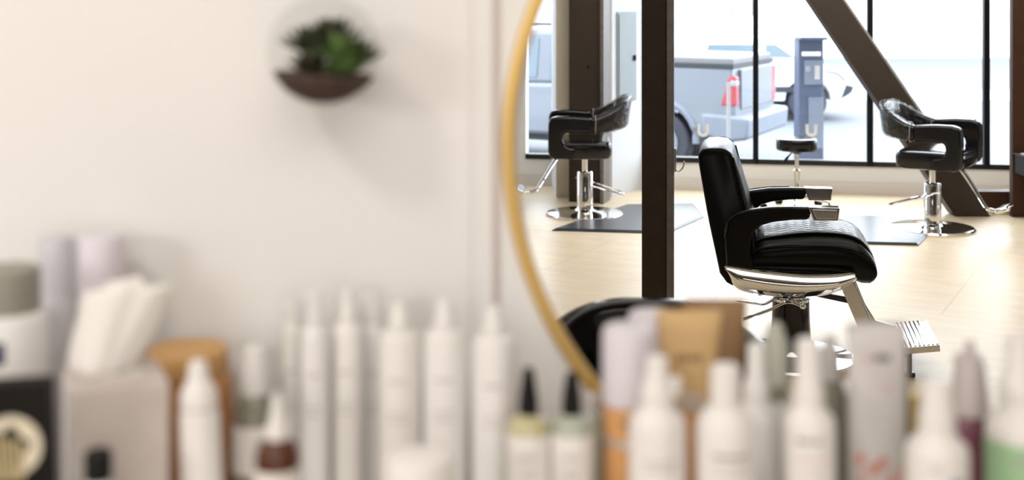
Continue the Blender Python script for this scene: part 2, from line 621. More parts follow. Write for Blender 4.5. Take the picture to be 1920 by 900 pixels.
def child_world(o, root):
    """meshes built in world space become children of a root at loc"""
    o.parent = root
    o.matrix_parent_inverse = (Matrix.Translation(root.location) @ Matrix.Rotation(root.rotation_euler.z, 4, 'Z')).inverted()
    return o


bm = nb(); pier_box(bm, .13, .73, .80, 1.58, 0.001, .015); child_world(obj('housing', bm, M['panel'], bevel=.003), pn)
bm = nb(); pier_box(bm, .16, .70, .82, 1.56, .015, .022); child_world(obj('door', bm, M['panel'], bevel=.003), pn)
bm = nb(); pier_box(bm, .60, .645, 1.15, 1.20, .022, .04); child_world(obj('latch', bm, M['blackplastic'], bevel=.003), pn)

# ------------------------------------------------------------------ posts and beams
t = empty('timber_post', (0.620, 5.42, 0), 'tall dark brown post with grey steel edge in front of the mirror view', 'post')
t.rotation_euler = (0, 0, R(-8))
bm = nb(); box(bm, (-0.016, 0, 1.69), (0.104, 0.12, 3.38)); obj('timber', bm, M['darkwood'], t, bevel=.003)
bm = nb(); box(bm, (0.051, -0.012, 1.69), (0.030, 0.115, 3.38)); obj('steel_edge', bm, M['steelgrey'], t, bevel=.003)
t = empty('wall_hook', (0, 0, 0), 'small chrome double hook on the side of the dark post', 'hook')
hc = at(1266, 300, 5.34)
t.location = hc
bm = nb(); box(bm, (0.0, 0, 0), (0.008, 0.018, 0.10)); obj('backplate', bm, M['chrome'], t, bevel=.003)
bm = nb(); tube(bm, catmull([(0.003, -.004, -.035), (0.012, -.01, -.046), (0.03, -.012, -.03), (0.036, -.012, -.004)], 5), .0035); obj('prong', bm, M['chrome'], t)

t = empty('steel_column', (0.640, 10.72, 0), 'dark brown steel column standing in front of the white pier', 'column')
t.rotation_euler = (0, 0, R(-18))
bm = nb(); box(bm, (-0.01, 0, 1.69), (0.275, 0.16, 3.38)); obj('front_flange', bm, M['steelbrown'], t, bevel=.004)
bm = nb(); box(bm, (0.142, 0.0, 1.69), (0.03, 0.22, 3.38)); obj('side_channel', bm, M['steelgrey'], t, bevel=.004)
bm = nb(); bmesh.ops.create_cone(bm, cap_ends=True, segments=16, radius1=.012, radius2=.012, depth=.006, matrix=Matrix.Translation((0.02, -.0825, 1.13)) @ Matrix.Rotation(PI / 2, 4, 'X'))
obj('bolt_head', bm, M['blackplastic'], t)

# diagonal brace
p0 = at(1816, 402, 10.05); p1 = at(1547, 0, 10.05)
dirv = (p1 - p0); 
top = p0 + dirv * ((CEIL - p0.z) / dirv.z)
bm = nb()
hw = 0.135
poly = [(p0.x - hw, p0.z - .0), (p0.x + hw + .01, p0.z), (top.x + hw - .02, top.z - .02), (top.x - hw, top.z - .02)]
poly = [(x, max(z, 0.002)) for x, z in poly]
prism(bm, poly, 9.97, 10.13)
brace = empty('diagonal_brace', (p0.x, 10.05, 0), 'thick brown diagonal steel brace leaning left behind the right-hand chair', 'brace')
child_world(obj('beam', bm, M['steelbrown'], bevel=.006), brace)
bm = nb()
poly2 = [(x, z) for x, z in [(p0.x + hw + .012, .002), (p0.x + hw + .035, .002), (top.x + hw + .004, top.z - .02), (top.x + hw - .018, top.z - .02)]]
prism(bm, poly2, 9.99, 10.11)
child_world(obj('lit_edge_strip', bm, M['silver'], bevel=.002), brace)  # silver strip paints the window light on the beam's side face
bm = nb(); box(bm, (4.0, 10.22, 0.085), (0.62, 0.14, 0.166)); o = obj('floor_beam', bm, M['redwood'], bevel=.005); tag(o, 'low dark brown beam on the floor between brace and big post', 'beam')
bm = nb(); box(bm, (4.12, 9.98, 1.69), (0.46, 0.07, 3.38)); o = obj('timber_column', bm, M['redwood'], bevel=.006); tag(o, 'broad red-brown timber post at the edge of the street windows', 'post')
t = empty('wall_counter', (4.15, 9.72, 0.42), 'dark counter ledge fixed to the broad red-brown post', 'shelf')
bm = nb(); box(bm, (0.0, 0.07, 0), (0.50, 0.28, 0.15)); obj('ledge', bm, M['blackplastic'], t, bevel=.005)
bm = nb(); box(bm, (0.0, 0.07, 0.0785), (0.52, 0.3, 0.006)); obj('ledge_top', bm, M['darkwood'], t, bevel=.002)
bm = nb(); box(bm, (4.0, 9.80, 0.508), (0.16, 0.12, 0.008), rz=.3); o = obj('leaflet', bm, M['label'], smooth=0); tag(o, 'small white leaflet lying on the dark counter ledge', 'leaflet')

# frosted letters on the window glass
for px, py, lab in ((1318, 245, 'frosted letter U on the glass in front of the pickup wheel'), (1522, 245, 'frosted letter U on the glass in front of the parking meter')):
    s = s_of_px(px)
    c = ws(s, 0.045, 0)
    zc = EYE - (py - HOR) * c.y / F
    bm = nb()
    w, h, st = .052, .056, .028
    out = [(-w, h)] + [(-w, 0)] + [(-w * math.cos(a), -.005 - (h - .005) * math.sin(a)) for a in [R(15 * k) for k in range(1, 12)]] + [(w, 0), (w, h)]
    wi = w - st
    inn = [(wi, h), (wi, 0)] + [(wi * math.cos(a), -.0 - (h - st) * math.sin(a)) for a in [R(20 * k) for k in range(1, 9)]] + [(-wi, 0), (-wi, h)]
    prism(bm, out + inn, -.001, .001)
    o = obj('window_letter', bm, M['frost'], smooth=0)
    o.location = (c.x, c.y, zc)
    o.rotation_euler = (0, 0, WA)
    tag(o, lab, 'window lettering', 'frosted letters on the street window')

# ------------------------------------------------------------------ round mirror frame
t = empty('round_mirror', (MC[0], YW, MC[1]), 'large round mirror with thin brass frame on the white wall, showing the salon', 'mirror')
bm = nb()
tube(bm, [(math.cos(2 * PI * k / 128) * (MR + .001), 0, math.sin(2 * PI * k / 128) * (MR + .001)) for k in range(128)], .0098, n=12, closed=True, fixed=Vector((0, 1, 0)))
obj('frame', bm, M['brass'], t)

# ------------------------------------------------------------------ mats
def mat_obj(poly, lab):
    bm = nb()
    cx_ = sum(p[0] for p in poly) / len(poly); cy_ = sum(p[1] for p in poly) / len(poly)
    inner = [(cx_ + (x - cx_) * .96, cy_ + (y - cy_) * .96) for x, y in poly]
    loft(bm, [[(x, y, .001) for x, y in poly], [(x, y, .006) for x, y in poly], [(x, y, .018) for x, y in inner]])
    o = obj('floor_mat', bm, M['mat'], smooth=0)
    tag(o, lab, 'floor mat', 'anti-fatigue mats under the styling chairs')


def fl(px, py):
    Yv = EYE * F / (py - HOR)
    return ((px - 960) * Yv / F, Yv)


mat_obj([fl(1035, 433), fl(1250, 439), fl(1320, 408), fl(1300, 384), fl(1175, 386)], 'dark rubber floor mat beneath the chair by the steel column')
mat_obj([fl(1480, 455), fl(1722, 461), fl(1738, 445), fl(1700, 409), fl(1520, 405)], 'rubber floor mat between the stool and the right-hand chair')

# ------------------------------------------------------------------ styling chair (front faces +x)
def arc_band(prof_u, v_in, v_out):
    pass


def styling_chair(name, label, loc, rz, wrap=True, group='black styling chairs with wraparound arms', lever=1):
    t = empty(name, loc, label, 'chair', group, rz)
    W = 0.285
    # seat
    bm = nb()
    rings = []
    for z, k in ((.474, .85), (.480, .95), (.50, 1.0), (.560, 1.0), (.585, .975), (.596, .93), (.601, .84), (.603, .5)):
        ring = []
        for i in range(40):
            a = 2 * PI * i / 40
            ca, sa = math.cos(a), math.sin(a)
            e = .32
            x = .055 + .242 * k * math.copysign(abs(ca) ** e, ca)
            y = (.315 + .0 * k) * (1 - (1 - k) * .35) * math.copysign(abs(sa) ** e, sa)
            ring.append((x, y, z))
        rings.append(ring)
    loft(bm, rings)
    obj('seat', bm, M['leather2'], t)
    # the two looping arms
    for sgn, nm in ((-1, 'armrest'), (1, 'armrest')):
        outer = [(-.03, .790), (.12, .802), (.235, .802), (.285, .79), (.304, .755), (.308, .66), (.306, .53), (.29, .487), (.255, .476), (.10, .476)]
        inner = [(.10, .56), (.15, .565), (.183, .585), (.196, .625), (.19, .662), (.168, .676), (.12, .680), (-.03, .676)]
        bm = nb()
        v0, v1 = sgn * (W - .045), sgn * (W + .045)
        prism(bm, outer + inner, min(v0, v1), max(v0, v1))
        obj(nm, bm, M['leather2'], t, bevel=.018, segs=4)
    # wraparound backrest band
    def band(off, a0, a1, nseg, z_extra=0.0):
        rings = []
        for i in range(nseg + 1):
            a = a0 + (a1 - a0) * i / nseg
            # semi-superellipse from left arm round the rear to right arm
            ca, sa = math.cos(a), math.sin(a)
            e = .72
            cx = -.03 - .245 * math.copysign(abs(ca) ** e, ca)
            cy = W * math.copysign(abs(sa) ** e, sa)
            k = max(0, math.cos(a)) ** 1.1
            ztop = .790 + .145 * k
            zbot = .678 + .035 * k
            lean = -.035 * k
            nx, ny = -ca, sa
            th = .045 * (1 - .3 * k) + off
            zt, zb = ztop + off + z_extra, zbot - off
            zz = [(zb + .016, th), (zb + .005, th * .85), (zb, th * .55), (zb, -th * .55), (zb + .005, -th * .85), (zb + .016, -th), (zt - .022, -th * .95), (zt - .008, -th * .8), (zt, -th * .45), (zt, th * .45), (zt - .008, th * .8), (zt - .022, th * .95)]
            ring = []
            for z, d in zz:
                f = (z - zbot) / (ztop - zbot)
                ring.append((cx + nx * d + lean * f, cy + ny * d, z))
            rings.append(ring)
        return rings
    bm = nb()
    loft(bm, band(0, -PI / 2, PI / 2, 28))
    obj('backrest', bm, M['leather2'], t, smooth=.9)
    if wrap:
        bm = nb()
        rg = band(.007, -R(88), R(88), 70, .003)
        rnd = random.Random(3)
        rg = [[(x + rnd.uniform(-.004, .004), y + rnd.uniform(-.004, .004), z + rnd.uniform(-.006, .008)) for x, y, z in r] for r in rg]
        loft(bm, rg, cap=False)
        # hanging ragged hem
        obj('plastic_cover', bm, M['plastic_wrap'], t, smooth=1.2)
        for end in (rg[0], rg[-1]):
            bm = nb()
            tube(bm, [Vector(p) for p in end], .0018, n=6, closed=True)
            obj('cover_hem', bm, M['greyplastic'], t)
    # chrome pump
    bm = nb(); lathe(bm, [(.34, .022), (.475, .022)], (0.02, 0, 0), 20); box(bm, (0.02, 0, .47), (.2, .2, .01)); obj('piston', bm, M['chrome'], t)
    bm = nb(); lathe(bm, [(.03, .062), (.335, .062), (.345, .056), (.35, .03)], (0.02, 0, 0), 32); obj('pump_column', bm, M['chrome'], t)
    bm = nb(); lathe(bm, [(.0, .302), (.012, .305), (.022, .295), (.03, .20), (.037, .10), (.05, .068), (.07, .062)], (0.02, 0, 0), 64); obj('base_plate', bm, M['chrome'], t)
    # pump lever
    bm = nb()
    tube(bm, catmull([(.09, -.06 * lever, .285), (.02, -.085 * lever, .27), (-.12, -.06 * lever, .225), (-.27, -.07 * lever, .175)], 5), .006)
    tube(bm, catmull([(.06, .02, .26), (-.1, .02 * lever, .215), (-.27, -.02 * lever, .165), (-.275, -.07 * lever, .172)], 5), .006)
    obj('pump_lever', bm, M['chrome'], t)
    # footrest
    bm = nb()
    tube(bm, catmull([(.17, 0, .478), (.25, 0, .432), (.375, 0, .235), (.41, 0, .19), (.47, 0, .178), (.56, 0, .195)], 5), .0135)
    f = obj('footrest', bm, M['chrome'], t)
    bm = nb(); box(bm, (.525, 0, .20), (.075, .26, .036), ry=R(-18)); obj('foot_bar', bm, M['chrome'], f, bevel=.014, segs=4)
    return t


styling_chair('styling_chair', 'black wraparound salon chair in clear plastic cover, beside the steel column', (0.592, 10.05, 0.0), R(178), True, lever=1)
styling_chair('styling_chair', 'black wraparound salon chair in clear plastic cover, in front of the diagonal brace', (3.08, 9.44, 0.0), R(-33), True, lever=1)
styling_chair('styling_chair', 'dark rounded chair back close to the lower edge of the mirror, cut off below', (0.325, 3.04, 0.0), R(-96), False, group=None)

# ------------------------------------------------------------------ barber chair
BC = (1.318, 6.05, 0)
t = empty('barber_chair', BC, 'black leather barber chair with quilted seat and chrome arm ends', 'barber chair', None, R(-11))
# backrest: side outline between rear and front faces
bm = nb()
rear = [(-.262, .395), (-.292, .41), (-.325, .452), (-.372, .674), (-.405, .86), (-.424, .985)]
topc = [(-.418, 1.010), (-.390, 1.026), (-.345, 1.030), (-.300, 1.026)]
front = [(-.268, 1.000), (-.243, .90), (-.205, .76), (-.178, .64), (-.175, .52), (-.20, .445)]
side = rear + topc + front
rings = []
for v, k in ((-.245, .93), (-.235, .985), (-.20, 1.0), (-.10, 1.012), (0, 1.018), (.10, 1.012), (.20, 1.0), (.235, .985), (.245, .93)):
    cu, cz = -.30, .74
    rings.append([(cu + (u - cu) * (k if u > -.3 else min(k, 1)), v, cz + (z - cz) * (k if z > .74 else 1)) for u, z in side])
loft(bm, rings)
back = obj('backrest', bm, M['leather'], t, bevel=.012, segs=3)
bm = nb()
for v in (-.243, .243):
    bm = nb()
    tube(bm, catmull([(u, v, z) for u, z in [(-.263, .985), (-.238, .89), (-.199, .75), (-.175, .64), (-.172, .53)]], 4), .0045, 6)
    tube(bm, catmull([(u, v, z) for u, z in [(-.320, .46), (-.367, .674), (-.400, .86), (-.418, .975), (-.408, 1.008), (-.385, 1.020), (-.31, 1.022), (-.272, 1.0)]], 4), .004, 6)
    obj('piping', bm, M['piping'], back)
bm = nb()
fp = [(-.262, .955), (-.243, .88), (-.207, .76), (-.176, .64), (-.170, .54)]
for i in range(5):
    vc = -.16 + i * .08
    pts = [Vector((u + .004, vc, z)) for u, z in fp]
    tube(bm, catmull(pts, 4), [.002, .005, .008] + [.012] * (4 * 4 - 2), 10, flat=2.6)
obj('channel_padding', bm, M['leather'], back)
# seat
bm = nb()
rows = [(-.19, .455, .560), (-.17, .452, .590), (-.12, .450, .612), (0, .448, .632), (.10, .448, .642), (.20, .446, .642), (.26, .43, .634), (.31, .412, .612), (.345, .414, .572), (.362, .430, .545), (.371, .452, .515), (.372, .47, .495)]
rings = []
for u, zb, zt in rows:
    ring = []
    zm = (zb + zt) / 2
    hh = (zt - zb) / 2
    for i in range(36):
        a = 2 * PI * i / 36
        ca, sa = math.cos(a), math.sin(a)
        y = .262 * math.copysign(abs(ca) ** .5, ca)
        z = zm + hh * math.copysign(abs(sa) ** .72, sa)
        ring.append((u, y, z))
    rings.append(ring)
loft(bm, rings)
seat = obj('seat', bm, M['leather'], t, smooth=1.0)
# quilted centre panel
bm = nb()
rings = []
for u, zt in ((-.17, .584), (-.12, .609), (0, .630), (.10, .6405), (.20, .6405), (.26, .632), (.305, .611), (.337, .575), (.358, .535)):
    k = (u + .17) / .53
    vw = .185
    dz = .006
    rings.append([(u, vw * j / 8, zt + dz * (1 - (j / 8) ** 4) + .002) for j in range(-8, 9)])
vs_ = [[bm.verts.new(p) for p in r] for r in rings]
for a, b in zip(vs_, vs_[1:]):
    for k in range(16):
        bm.faces.new((a[k], a[k + 1], b[k + 1], b[k]))
obj('quilted_panel', bm, M['quilt'], seat, solid=-.004, smooth=1.2)
bm = nb()
for s in (-1, 1):
    tube(bm, catmull([(-.17, s * .187, .586), (-.12, s * .187, .610), (0, s * .187, .632), (.10, s * .187, .6425), (.20, s * .187, .6425), (.26, s * .187, .634), (.305, s * .187, .612), (.337, s * .187, .576), (.360, s * .187, .535)], 4), .005, 6)
    tube(bm, catmull([(-.18, s * .256, .55), (-.14, s * .259, .578), (-.05, s * .262, .596), (.06, s * .263, .602), (.2, s * .262, .603), (.28, s * .257, .590), (.33, s * .24, .560), (.358, s * .21, .52)], 4), .0045, 6)
obj('piping', bm, M['piping'], seat)
bm = nb(); prism(bm, [(-.20, .43), (-.20, .50), (.26, .485), (.30, .44), (.2, .40), (-.1, .38)], -.235, .235); obj('seat_pan', bm, M['blackgloss'], t, bevel=.02)
# arms with their side uprights
armo = [(-.292, .50), (-.300, .63), (-.290, .700), (-.255, .735), (-.20, .756), (-.10, .772), (.0, .777), (.088, .777), (.072, .722), (.0, .718), (-.084, .706), (-.135, .690), (-.168, .662), (-.182, .62), (-.186, .560), (-.170, .50), (-.17, .478), (-.288, .484)]
for s in (-1, 1):
    bm = nb()
    v0, v1 = s * .262, s * .318
    prism(bm, armo, min(v0, v1), max(v0, v1))
    arm = obj('armrest', bm, M['leather'], t, bevel=.014, segs=4)
    bm = nb()
    tube(bm, catmull([(u, s * .319, z) for u, z in armo[1:7]], 3), .003, 6)
    obj('piping', bm, M['piping'], arm)
    bm = nb()
    v0, v1 = s * .259, s * .321
    prism(bm, [(.068, .781), (.092, .719), (.200, .722), (.206, .781)], min(v0, v1), max(v0, v1))
    cp = obj('arm_end', bm, M['chrome'], arm, bevel=.004)
    bm = nb()
    prism(bm, [(.085, .771), (.104, .729), (.192, .731), (.196, .771)], s * .3205 - .003, s * .3205 + .003)
    obj('inset', bm, M['brush'], cp, bevel=.003)
# chrome hull on either side of the seat
zt_ = [(-.300, .500), (-.24, .492), (-.15, .482), (-.05, .474), (.05, .470), (.15, .474), (.22, .482), (.27, .490)]
zb_ = [(-.290, .470), (-.255, .400), (-.17, .372), (-.07, .360), (.03, .362), (.13, .378), (.21, .405), (.285, .455)]
for s in (-1, 1):
    bm = nb()
    cols = []
    NT = 14
    tt = catmull([(u, 0, z) for u, z in zt_], 4); bb = catmull([(u, 0, z) for u, z in zb_], 4)
    for a, b in zip(tt, bb):
        col = []
        for j in range(NT + 1):
            f = j / NT
            if f < .42:
                g = f / .42
                y_ = .322 + .024 * math.sin(g * PI / 2)
            else:
                g = (f - .42) / .58
                y_ = .346 - .062 * g ** 1.5
            ends = min(1, max(0, (a.x + .30) / .08)) * min(1, max(0, (.30 - a.x) / .09))
            y_ = .318 + (y_ - .318) * (.35 + .65 * ends) if f < .42 else y_ - .018 * (1 - ends)
            col.append((a.x + (b.x - a.x) * f, s * y_, a.z + (b.z - a.z) * f))
        cols.append(col)
    vs_ = [[bm.verts.new(p) for p in c] for c in cols]
    for a, b in zip(vs_, vs_[1:]):
        for k in range(NT):
            bm.faces.new((a[k], a[k + 1], b[k + 1], b[k]))
    hull = obj('side_hull', bm, M['chrome'], t, solid=.004, smooth=1.2)
    bm = nb()
    tube(bm, [Vector((p.x, s * .322, p.z + .002)) for p in tt], .005, 8)
    obj('hull_rim', bm, M['chrome'], hull)
bm = nb(); prism(bm, [(-.288, .468), (-.25, .404), (-.17, .376), (-.07, .364), (.03, .366), (.13, .382), (.21, .409), (.26, .45)], -.20, .20); obj('underside', bm, M['chrome'], t)
# column, collar, levers
bm = nb(); lathe(bm, [(.035, .105), (.06, .096), (.20, .088), (.29, .086)], (0, 0, 0), 40); obj('column', bm, M['blackgloss'], t)
bm = nb(); lathe(bm, [(.288, .088), (.30, .088), (.302, .072), (.36, .072)], (0, 0, 0), 40)
for k in range(18):
    a = 2 * PI * k / 18
    box(bm, (.074 * math.cos(a), .074 * math.sin(a), .33), (.006, .006, .05), rz=a)
obj('collar', bm, M['chrome'], t)
bm = nb()
tube(bm, catmull([(.04, -.10, .285), (-.02, -.11, .30), (-.10, -.11, .262), (-.22, -.12, .215)], 5), .007)
obj('pump_lever', bm, M['chrome'], t)
bm = nb()
tube(bm, catmull([(-.05, -.04, .315), (-.12, -.05, .275), (-.16, -.05, .275), (-.25, -.05, .282)], 5), .006)
obj('lock_lever', bm, M['chrome'], t)
bm = nb(); bmesh.ops.create_uvsphere(bm, u_segments=16, v_segments=10, radius=.016, matrix=Matrix.Translation((.05, -.105, .285))); obj('lever_knob', bm, M['chrome'], t)
bm = nb(); lathe(bm, [(.0, .30), (.018, .305), (.028, .295), (.038, .2), (.05, .12), (.07, .102)], (0, 0, 0), 64); obj('base_plate', bm, M['chrome'], t)
bm = nb()
for i in range(5):
    box(bm, (.30 + .02 * i, -.09, .055 - .004 * i), (.016, .20, .014))
box(bm, (.34, -.09, .035), (.12, .21, .02), ry=R(10))
obj('kick_step', bm, M['chrome'], t, bevel=.003)
# footrest
bm = nb()
for s in (-1, 1):
    v = s * .19
    prism(bm, [(.205, .43), (.262, .452), (.290, .40), (.352, .245), (.40, .165), (.50, .14), (.50, .125), (.39, .13), (.315, .175), (.282, .250), (.218, .40)], v - .014, v + .014)
    box(bm, (.50, 0, .1325), (.02, .39, .012)) if s == 1 else None
fr = obj('footrest', bm, M['brush'], t, bevel=.004)
bm = nb(); prism(bm, [(.05, .345), (.05, .322), (.275, .283), (.275, .308)], -.012, .012); box(bm, (.28, 0, .295), (.02, .38, .02)); obj('link_bar', bm, M['blackgloss'], fr, bevel=.003)
bm = nb(); box(bm, (.57, 0, .140), (.155, .43, .030), ry=R(-8)); plate = obj('foot_plate', bm, M['brush'], fr, bevel=.004)
bm = nb()
for i in range(8):
    box(bm, (.503 + i * .0190, 0, .147 + i * .0027), (.010, .425, .012), ry=R(-8))
obj('tread_ribs', bm, M['chrome'], plate, bevel=.002)
for s in (-1, 1):
    bm = nb()
    box(bm, (.52, s * .16, .075), (.022, .022, .12)); box(bm, (.52, s * .16, .012), (.05, .03, .02))
    obj('plate_support', bm, M['blackgloss'], fr, bevel=.003)

# ------------------------------------------------------------------ stool
st = at(1494, 392, EYE * F / 402)
t = empty('rolling_stool', (st.x, st.y, 0), 'round black rolling stool in front of the street windows', 'stool')
Ys = st.y
zs = EYE - 269 * Ys / F
rs = 38 * Ys / F
bm = nb(); lathe(bm, [(zs - .10, rs * .85), (zs - .095, rs * .96), (zs - .08, rs), (zs - .03, rs), (zs - .012, rs * .985), (zs - .004, rs * .95), (zs - .001, rs * .9), (zs, rs * .5)], n=40); obj('seat', bm, M['leather2'], t)
bm = nb(); lathe(bm, [(zs - .125, .03), (zs - .10, .06)], n=24); obj('seat_mount', bm, M['blackplastic'], t)
bm = nb(); lathe(bm, [(.10, .026), (zs - .26, .026), (zs - .25, .018), (zs - .12, .016)], n=20); obj('gas_column', bm, M['chrome'], t)
bm = nb(); tube(bm, [(-.03, 0, zs - .105), (-.065, -.01, zs - .14), (-.085, -.012, zs - .165), (-.11, -.012, zs - .20)], [.005, .006, .012, .014]); obj('height_lever', bm, M['blackplastic'], t)
for k in range(5):
    a = R(38 + 72 * k)
    d = Vector((math.cos(a), math.sin(a), 0))
    bm = nb(); tube(bm, [d * .02 + Vector((0, 0, .105)), d * .14 + Vector((0, 0, .10)), d * .27 + Vector((0, 0, .075))], [.018, .015, .011]); lg = obj('leg', bm, M['chrome'], t)
    bm = nb()
    pd = Vector((-d.y, d.x, 0))
    for s in (-1, 1):
        c = d * .27 + pd * s * .014 + Vector((0, 0, .026))
        m = Matrix.Translation(c) @ Matrix.Rotation(a, 4, 'Z') @ Matrix.Rotation(PI / 2, 4, 'X')
        bmesh.ops.create_cone(bm, cap_ends=True, segments=20, radius1=.026, radius2=.026, depth=.016, matrix=m)
    tube(bm, [d * .27 + Vector((0, 0, .02)), d * .27 + Vector((0, 0, .075))], .007)
    obj('caster', bm, M['blackplastic'], lg)

# ------------------------------------------------------------------ street
GZ = -0.45
bm = nb(); box(bm, (4, 40.2, GZ - .05), (90, 56, .1)); o = struct('street_ground', bm, M['asphalt'], smooth=0)
bm = nb(); box(bm, (4, 27.5, GZ + .012), (60, 3.0, .024)); struct('sidewalk_far', bm, M['concrete'], smooth=0)
bm = nb(); box(bm, (4, 44.5, 3.5), (70, .5, 8)); o = obj('street_building', bm, M['facade'], smooth=0); tag(o, 'pale building front across the street, washed out by daylight', 'building')
for k in range(6):
    bm = nb(); box(bm, (-14 + 7 * k, 44.2, 1.0), (2.6, .12, 1.6)); child_world(obj('window', bm, M['carwhite'], smooth=0), o)
t = empty('street_canopy', (4.9, 29.0, GZ), 'beige box shape across the street at the top of the window', 'kiosk')
c1 = at(1368, -20, 29)
bm = nb(); box(bm, (c1.x - 4.9, 0, c1.z - GZ), (1.15, .8, 1.2)); obj('canopy', bm, M['facade2'], t, bevel=.02)
bm = nb(); box(bm, (c1.x - 4.9 + .2, -.42, c1.z - GZ), (.38, .06, 1.1)); obj('shutter', bm, M['cream'], t, bevel=.01)
bm = nb(); box(bm, (c1.x - 4.9, .2, .6), (.3, .3, 1.35)); obj('pedestal', bm, M['facade'], t, bevel=.01)

# pickup: q forward from the tail, lateral y (near side = +side facing camera)
ta = R(180 - 26)
t = empty('pickup_truck', (2.65, 15.2, GZ), 'silver pickup with red tail light parked outside the window', 'pickup truck', None, ta)
# in local: +x = heading; near side is local +y (toward the camera)?
# heading (-.9,.44); left of heading = (-.44,-.9) -> towards the camera, so near side is y=+0 and the truck spans to -1.85
WT = -1.85


def tprism(poly, y0, y1):
    bm = nb()
    prism(bm, poly, y0, y1)
    return bm


bedo = [(0.02, .62), (0.0, .80), (0.03, 1.32), (1.95, 1.34), (2.0, 1.06), (3.6, 1.04), (4.95, 1.0), (5.2, .85), (5.22, .45), (4.75, .42)] + \
    [(4.3 + .45 * math.cos(a), .42 + .45 * math.sin(a)) for a in [R(20 * k) for k in range(0, 10)]] + [(3.8, .40), (1.45, .40)] + \
    [(.95 + .45 * math.cos(a), .42 + .45 * math.sin(a)) for a in [R(20 * k) for k in range(0, 10)]] + [(.4, .45)]
obj('body', tprism(bedo, WT, 0), M['truck'], t, bevel=.05, segs=3)
obj('bed_cover', tprism([(.04, 1.33), (.04, 1.42), (1.9, 1.44), (1.93, 1.35)], WT + .05, -.06), M['tonneau'], t, bevel=.02)
obj('bed_seal', tprism([(.02, 1.295), (.02, 1.345), (1.9, 1.36), (1.9, 1.31)], WT - .006, .006), M['dark'], t)
cab = obj('cab', tprism([(1.98, 1.04), (2.08, 1.66), (2.3, 1.73), (3.5, 1.74), (3.75, 1.66), (4.35, 1.08), (4.2, 1.0)], WT + .12, -.10), M['truck'], t, bevel=.06)
obj('side_window', tprism([(2.08, 1.12), (2.12, 1.60), (2.42, 1.62), (2.46, 1.12)], -.10, -.088), M['carglass'], cab, bevel=.003)
obj('side_window', tprism([(2.64, 1.12), (2.60, 1.62), (3.48, 1.64), (3.95, 1.12)], -.10, -.088), M['carglass'], cab, bevel=.003)
obj('rear_window', tprism([(2.01, 1.2), (2.0, 1.24), (2.055, 1.58), (2.09, 1.6)], WT + .3, -.3), M['carglass'], cab)
bm = nb()
tube(bm, [(2.2, -.16, 1.80), (3.5, -.16, 1.81)], .018); box(bm, (2.25, -.16, 1.765), (.04, .03, .07)); box(bm, (3.45, -.16, 1.765), (.04, .03, .07))
obj('roof_rail', bm, M['dark'], cab)
# rear lights, bumper, tailgate
obj('tail_light', tprism([(-.012, .86), (-.012, 1.20), (.05, 1.22), (.09, 1.16), (.17, .86)], -.13, .012), M['redlens'], t, bevel=.01)
obj('reversing_light', tprism([(-.018, 1.09), (-.018, 1.15), (.05, 1.17), (.07, 1.09)], -.12, .016), M['clearlens'], t, bevel=.01)
obj('tail_light', tprism([(-.012, .80), (-.012, 1.26), (.10, 1.26), (.12, .80)], WT - .012, WT + .19), M['redlens'], t, bevel=.01)
obj('bumper', tprism([(-.16, .46), (-.18, .72), (.05, .74), (.42, .76), (.42, .50), (.1, .42)], WT - .03, .03), M['truckplastic'], t, bevel=.04)
obj('tailgate', tprism([(-.02, .80), (-.02, 1.28), (.02, 1.28), (.02, .80)], WT + .22, -.22), M['truck'], t, bevel=.01)
for q in (.95, 4.3):
    for yy in (-.10, WT + .10):
        bm = nb(); bmesh.ops.create_cone(bm, cap_ends=True, segments=36, radius1=.38, radius2=.38, depth=.24, matrix=Matrix.Translation((q, yy - (.02 if yy > -1 else -.02), .38)) @ Matrix.Rotation(PI / 2, 4, 'X')); w = obj('wheel', bm, M['rubber'], t, bevel=.03)
        bm = nb(); bmesh.ops.create_cone(bm, cap_ends=True, segments=24, radius1=.24, radius2=.20, depth=.03, matrix=Matrix.Translation((q, yy + (.10 if yy > -1 else -.10), .38)) @ Matrix.Rotation(PI / 2, 4, 'X')); obj('rim', bm, M['truckplastic'], w)
    bm = nb()
    tube(bm, [(q + .47 * math.cos(R(a)), .0, .42 + .47 * math.sin(R(a))) for a in range(-8, 189, 12)], .045, 8)
    obj('wheel_arch', bm, M['truckplastic'], t)
bm = nb(); box(bm, (2.6, WT / 2, .36), (4.2, 1.4, .12)); obj('chassis', bm, M['dark'], t)

# white car further back, nose to the right
t = empty('white_car', (1.14, 22.0, GZ), 'white car across the street behind the parking meter, nose to the right', 'car')
prof = [(0, .45), (.02, .95), (.35, 1.05), (1.2, 1.10), (3.2, 1.08), (4.2, .98), (4.72, .82), (4.8, .55), (4.72, .35)] + [(3.95 + .40 * math.cos(R(a)), .35 + .40 * math.sin(R(a))) for a in range(0, 181, 20)] + [(1.3, .33)] + [(.9 + .40 * math.cos(R(a)), .35 + .40 * math.sin(R(a))) for a in range(0, 181, 20)]
obj('body', tprism(prof, 0, 1.8), M['carwhite'], t, bevel=.05)
cab = obj('cabin', tprism([(.4, 1.05), (.8, 1.42), (3.2, 1.46), (4.05, 1.0)], .12, 1.68), M['carwhite'], t, bevel=.06)
obj('side_window', tprism([(2.2, 1.10), (2.25, 1.32), (3.06, 1.32), (3.06, 1.10)], .108, .122), M['carglass'], cab)
obj('side_window', tprism([(3.24, 1.10), (3.24, 1.32), (3.42, 1.32), (3.76, 1.08)], .108, .122), M['carglass'], cab)
obj('headlight', tprism([(4.50, .38), (4.60, .64), (4.74, .60), (4.70, .50), (4.62, .44)], -.01, .3), M['dark'], t, bevel=.02)
bm = nb(); tube(bm, catmull([(4.25, -.005, .86), (4.45, -.005, .82), (4.58, -.005, .70)], 5), .014); obj('hood_seam', bm, M['dark'], t)
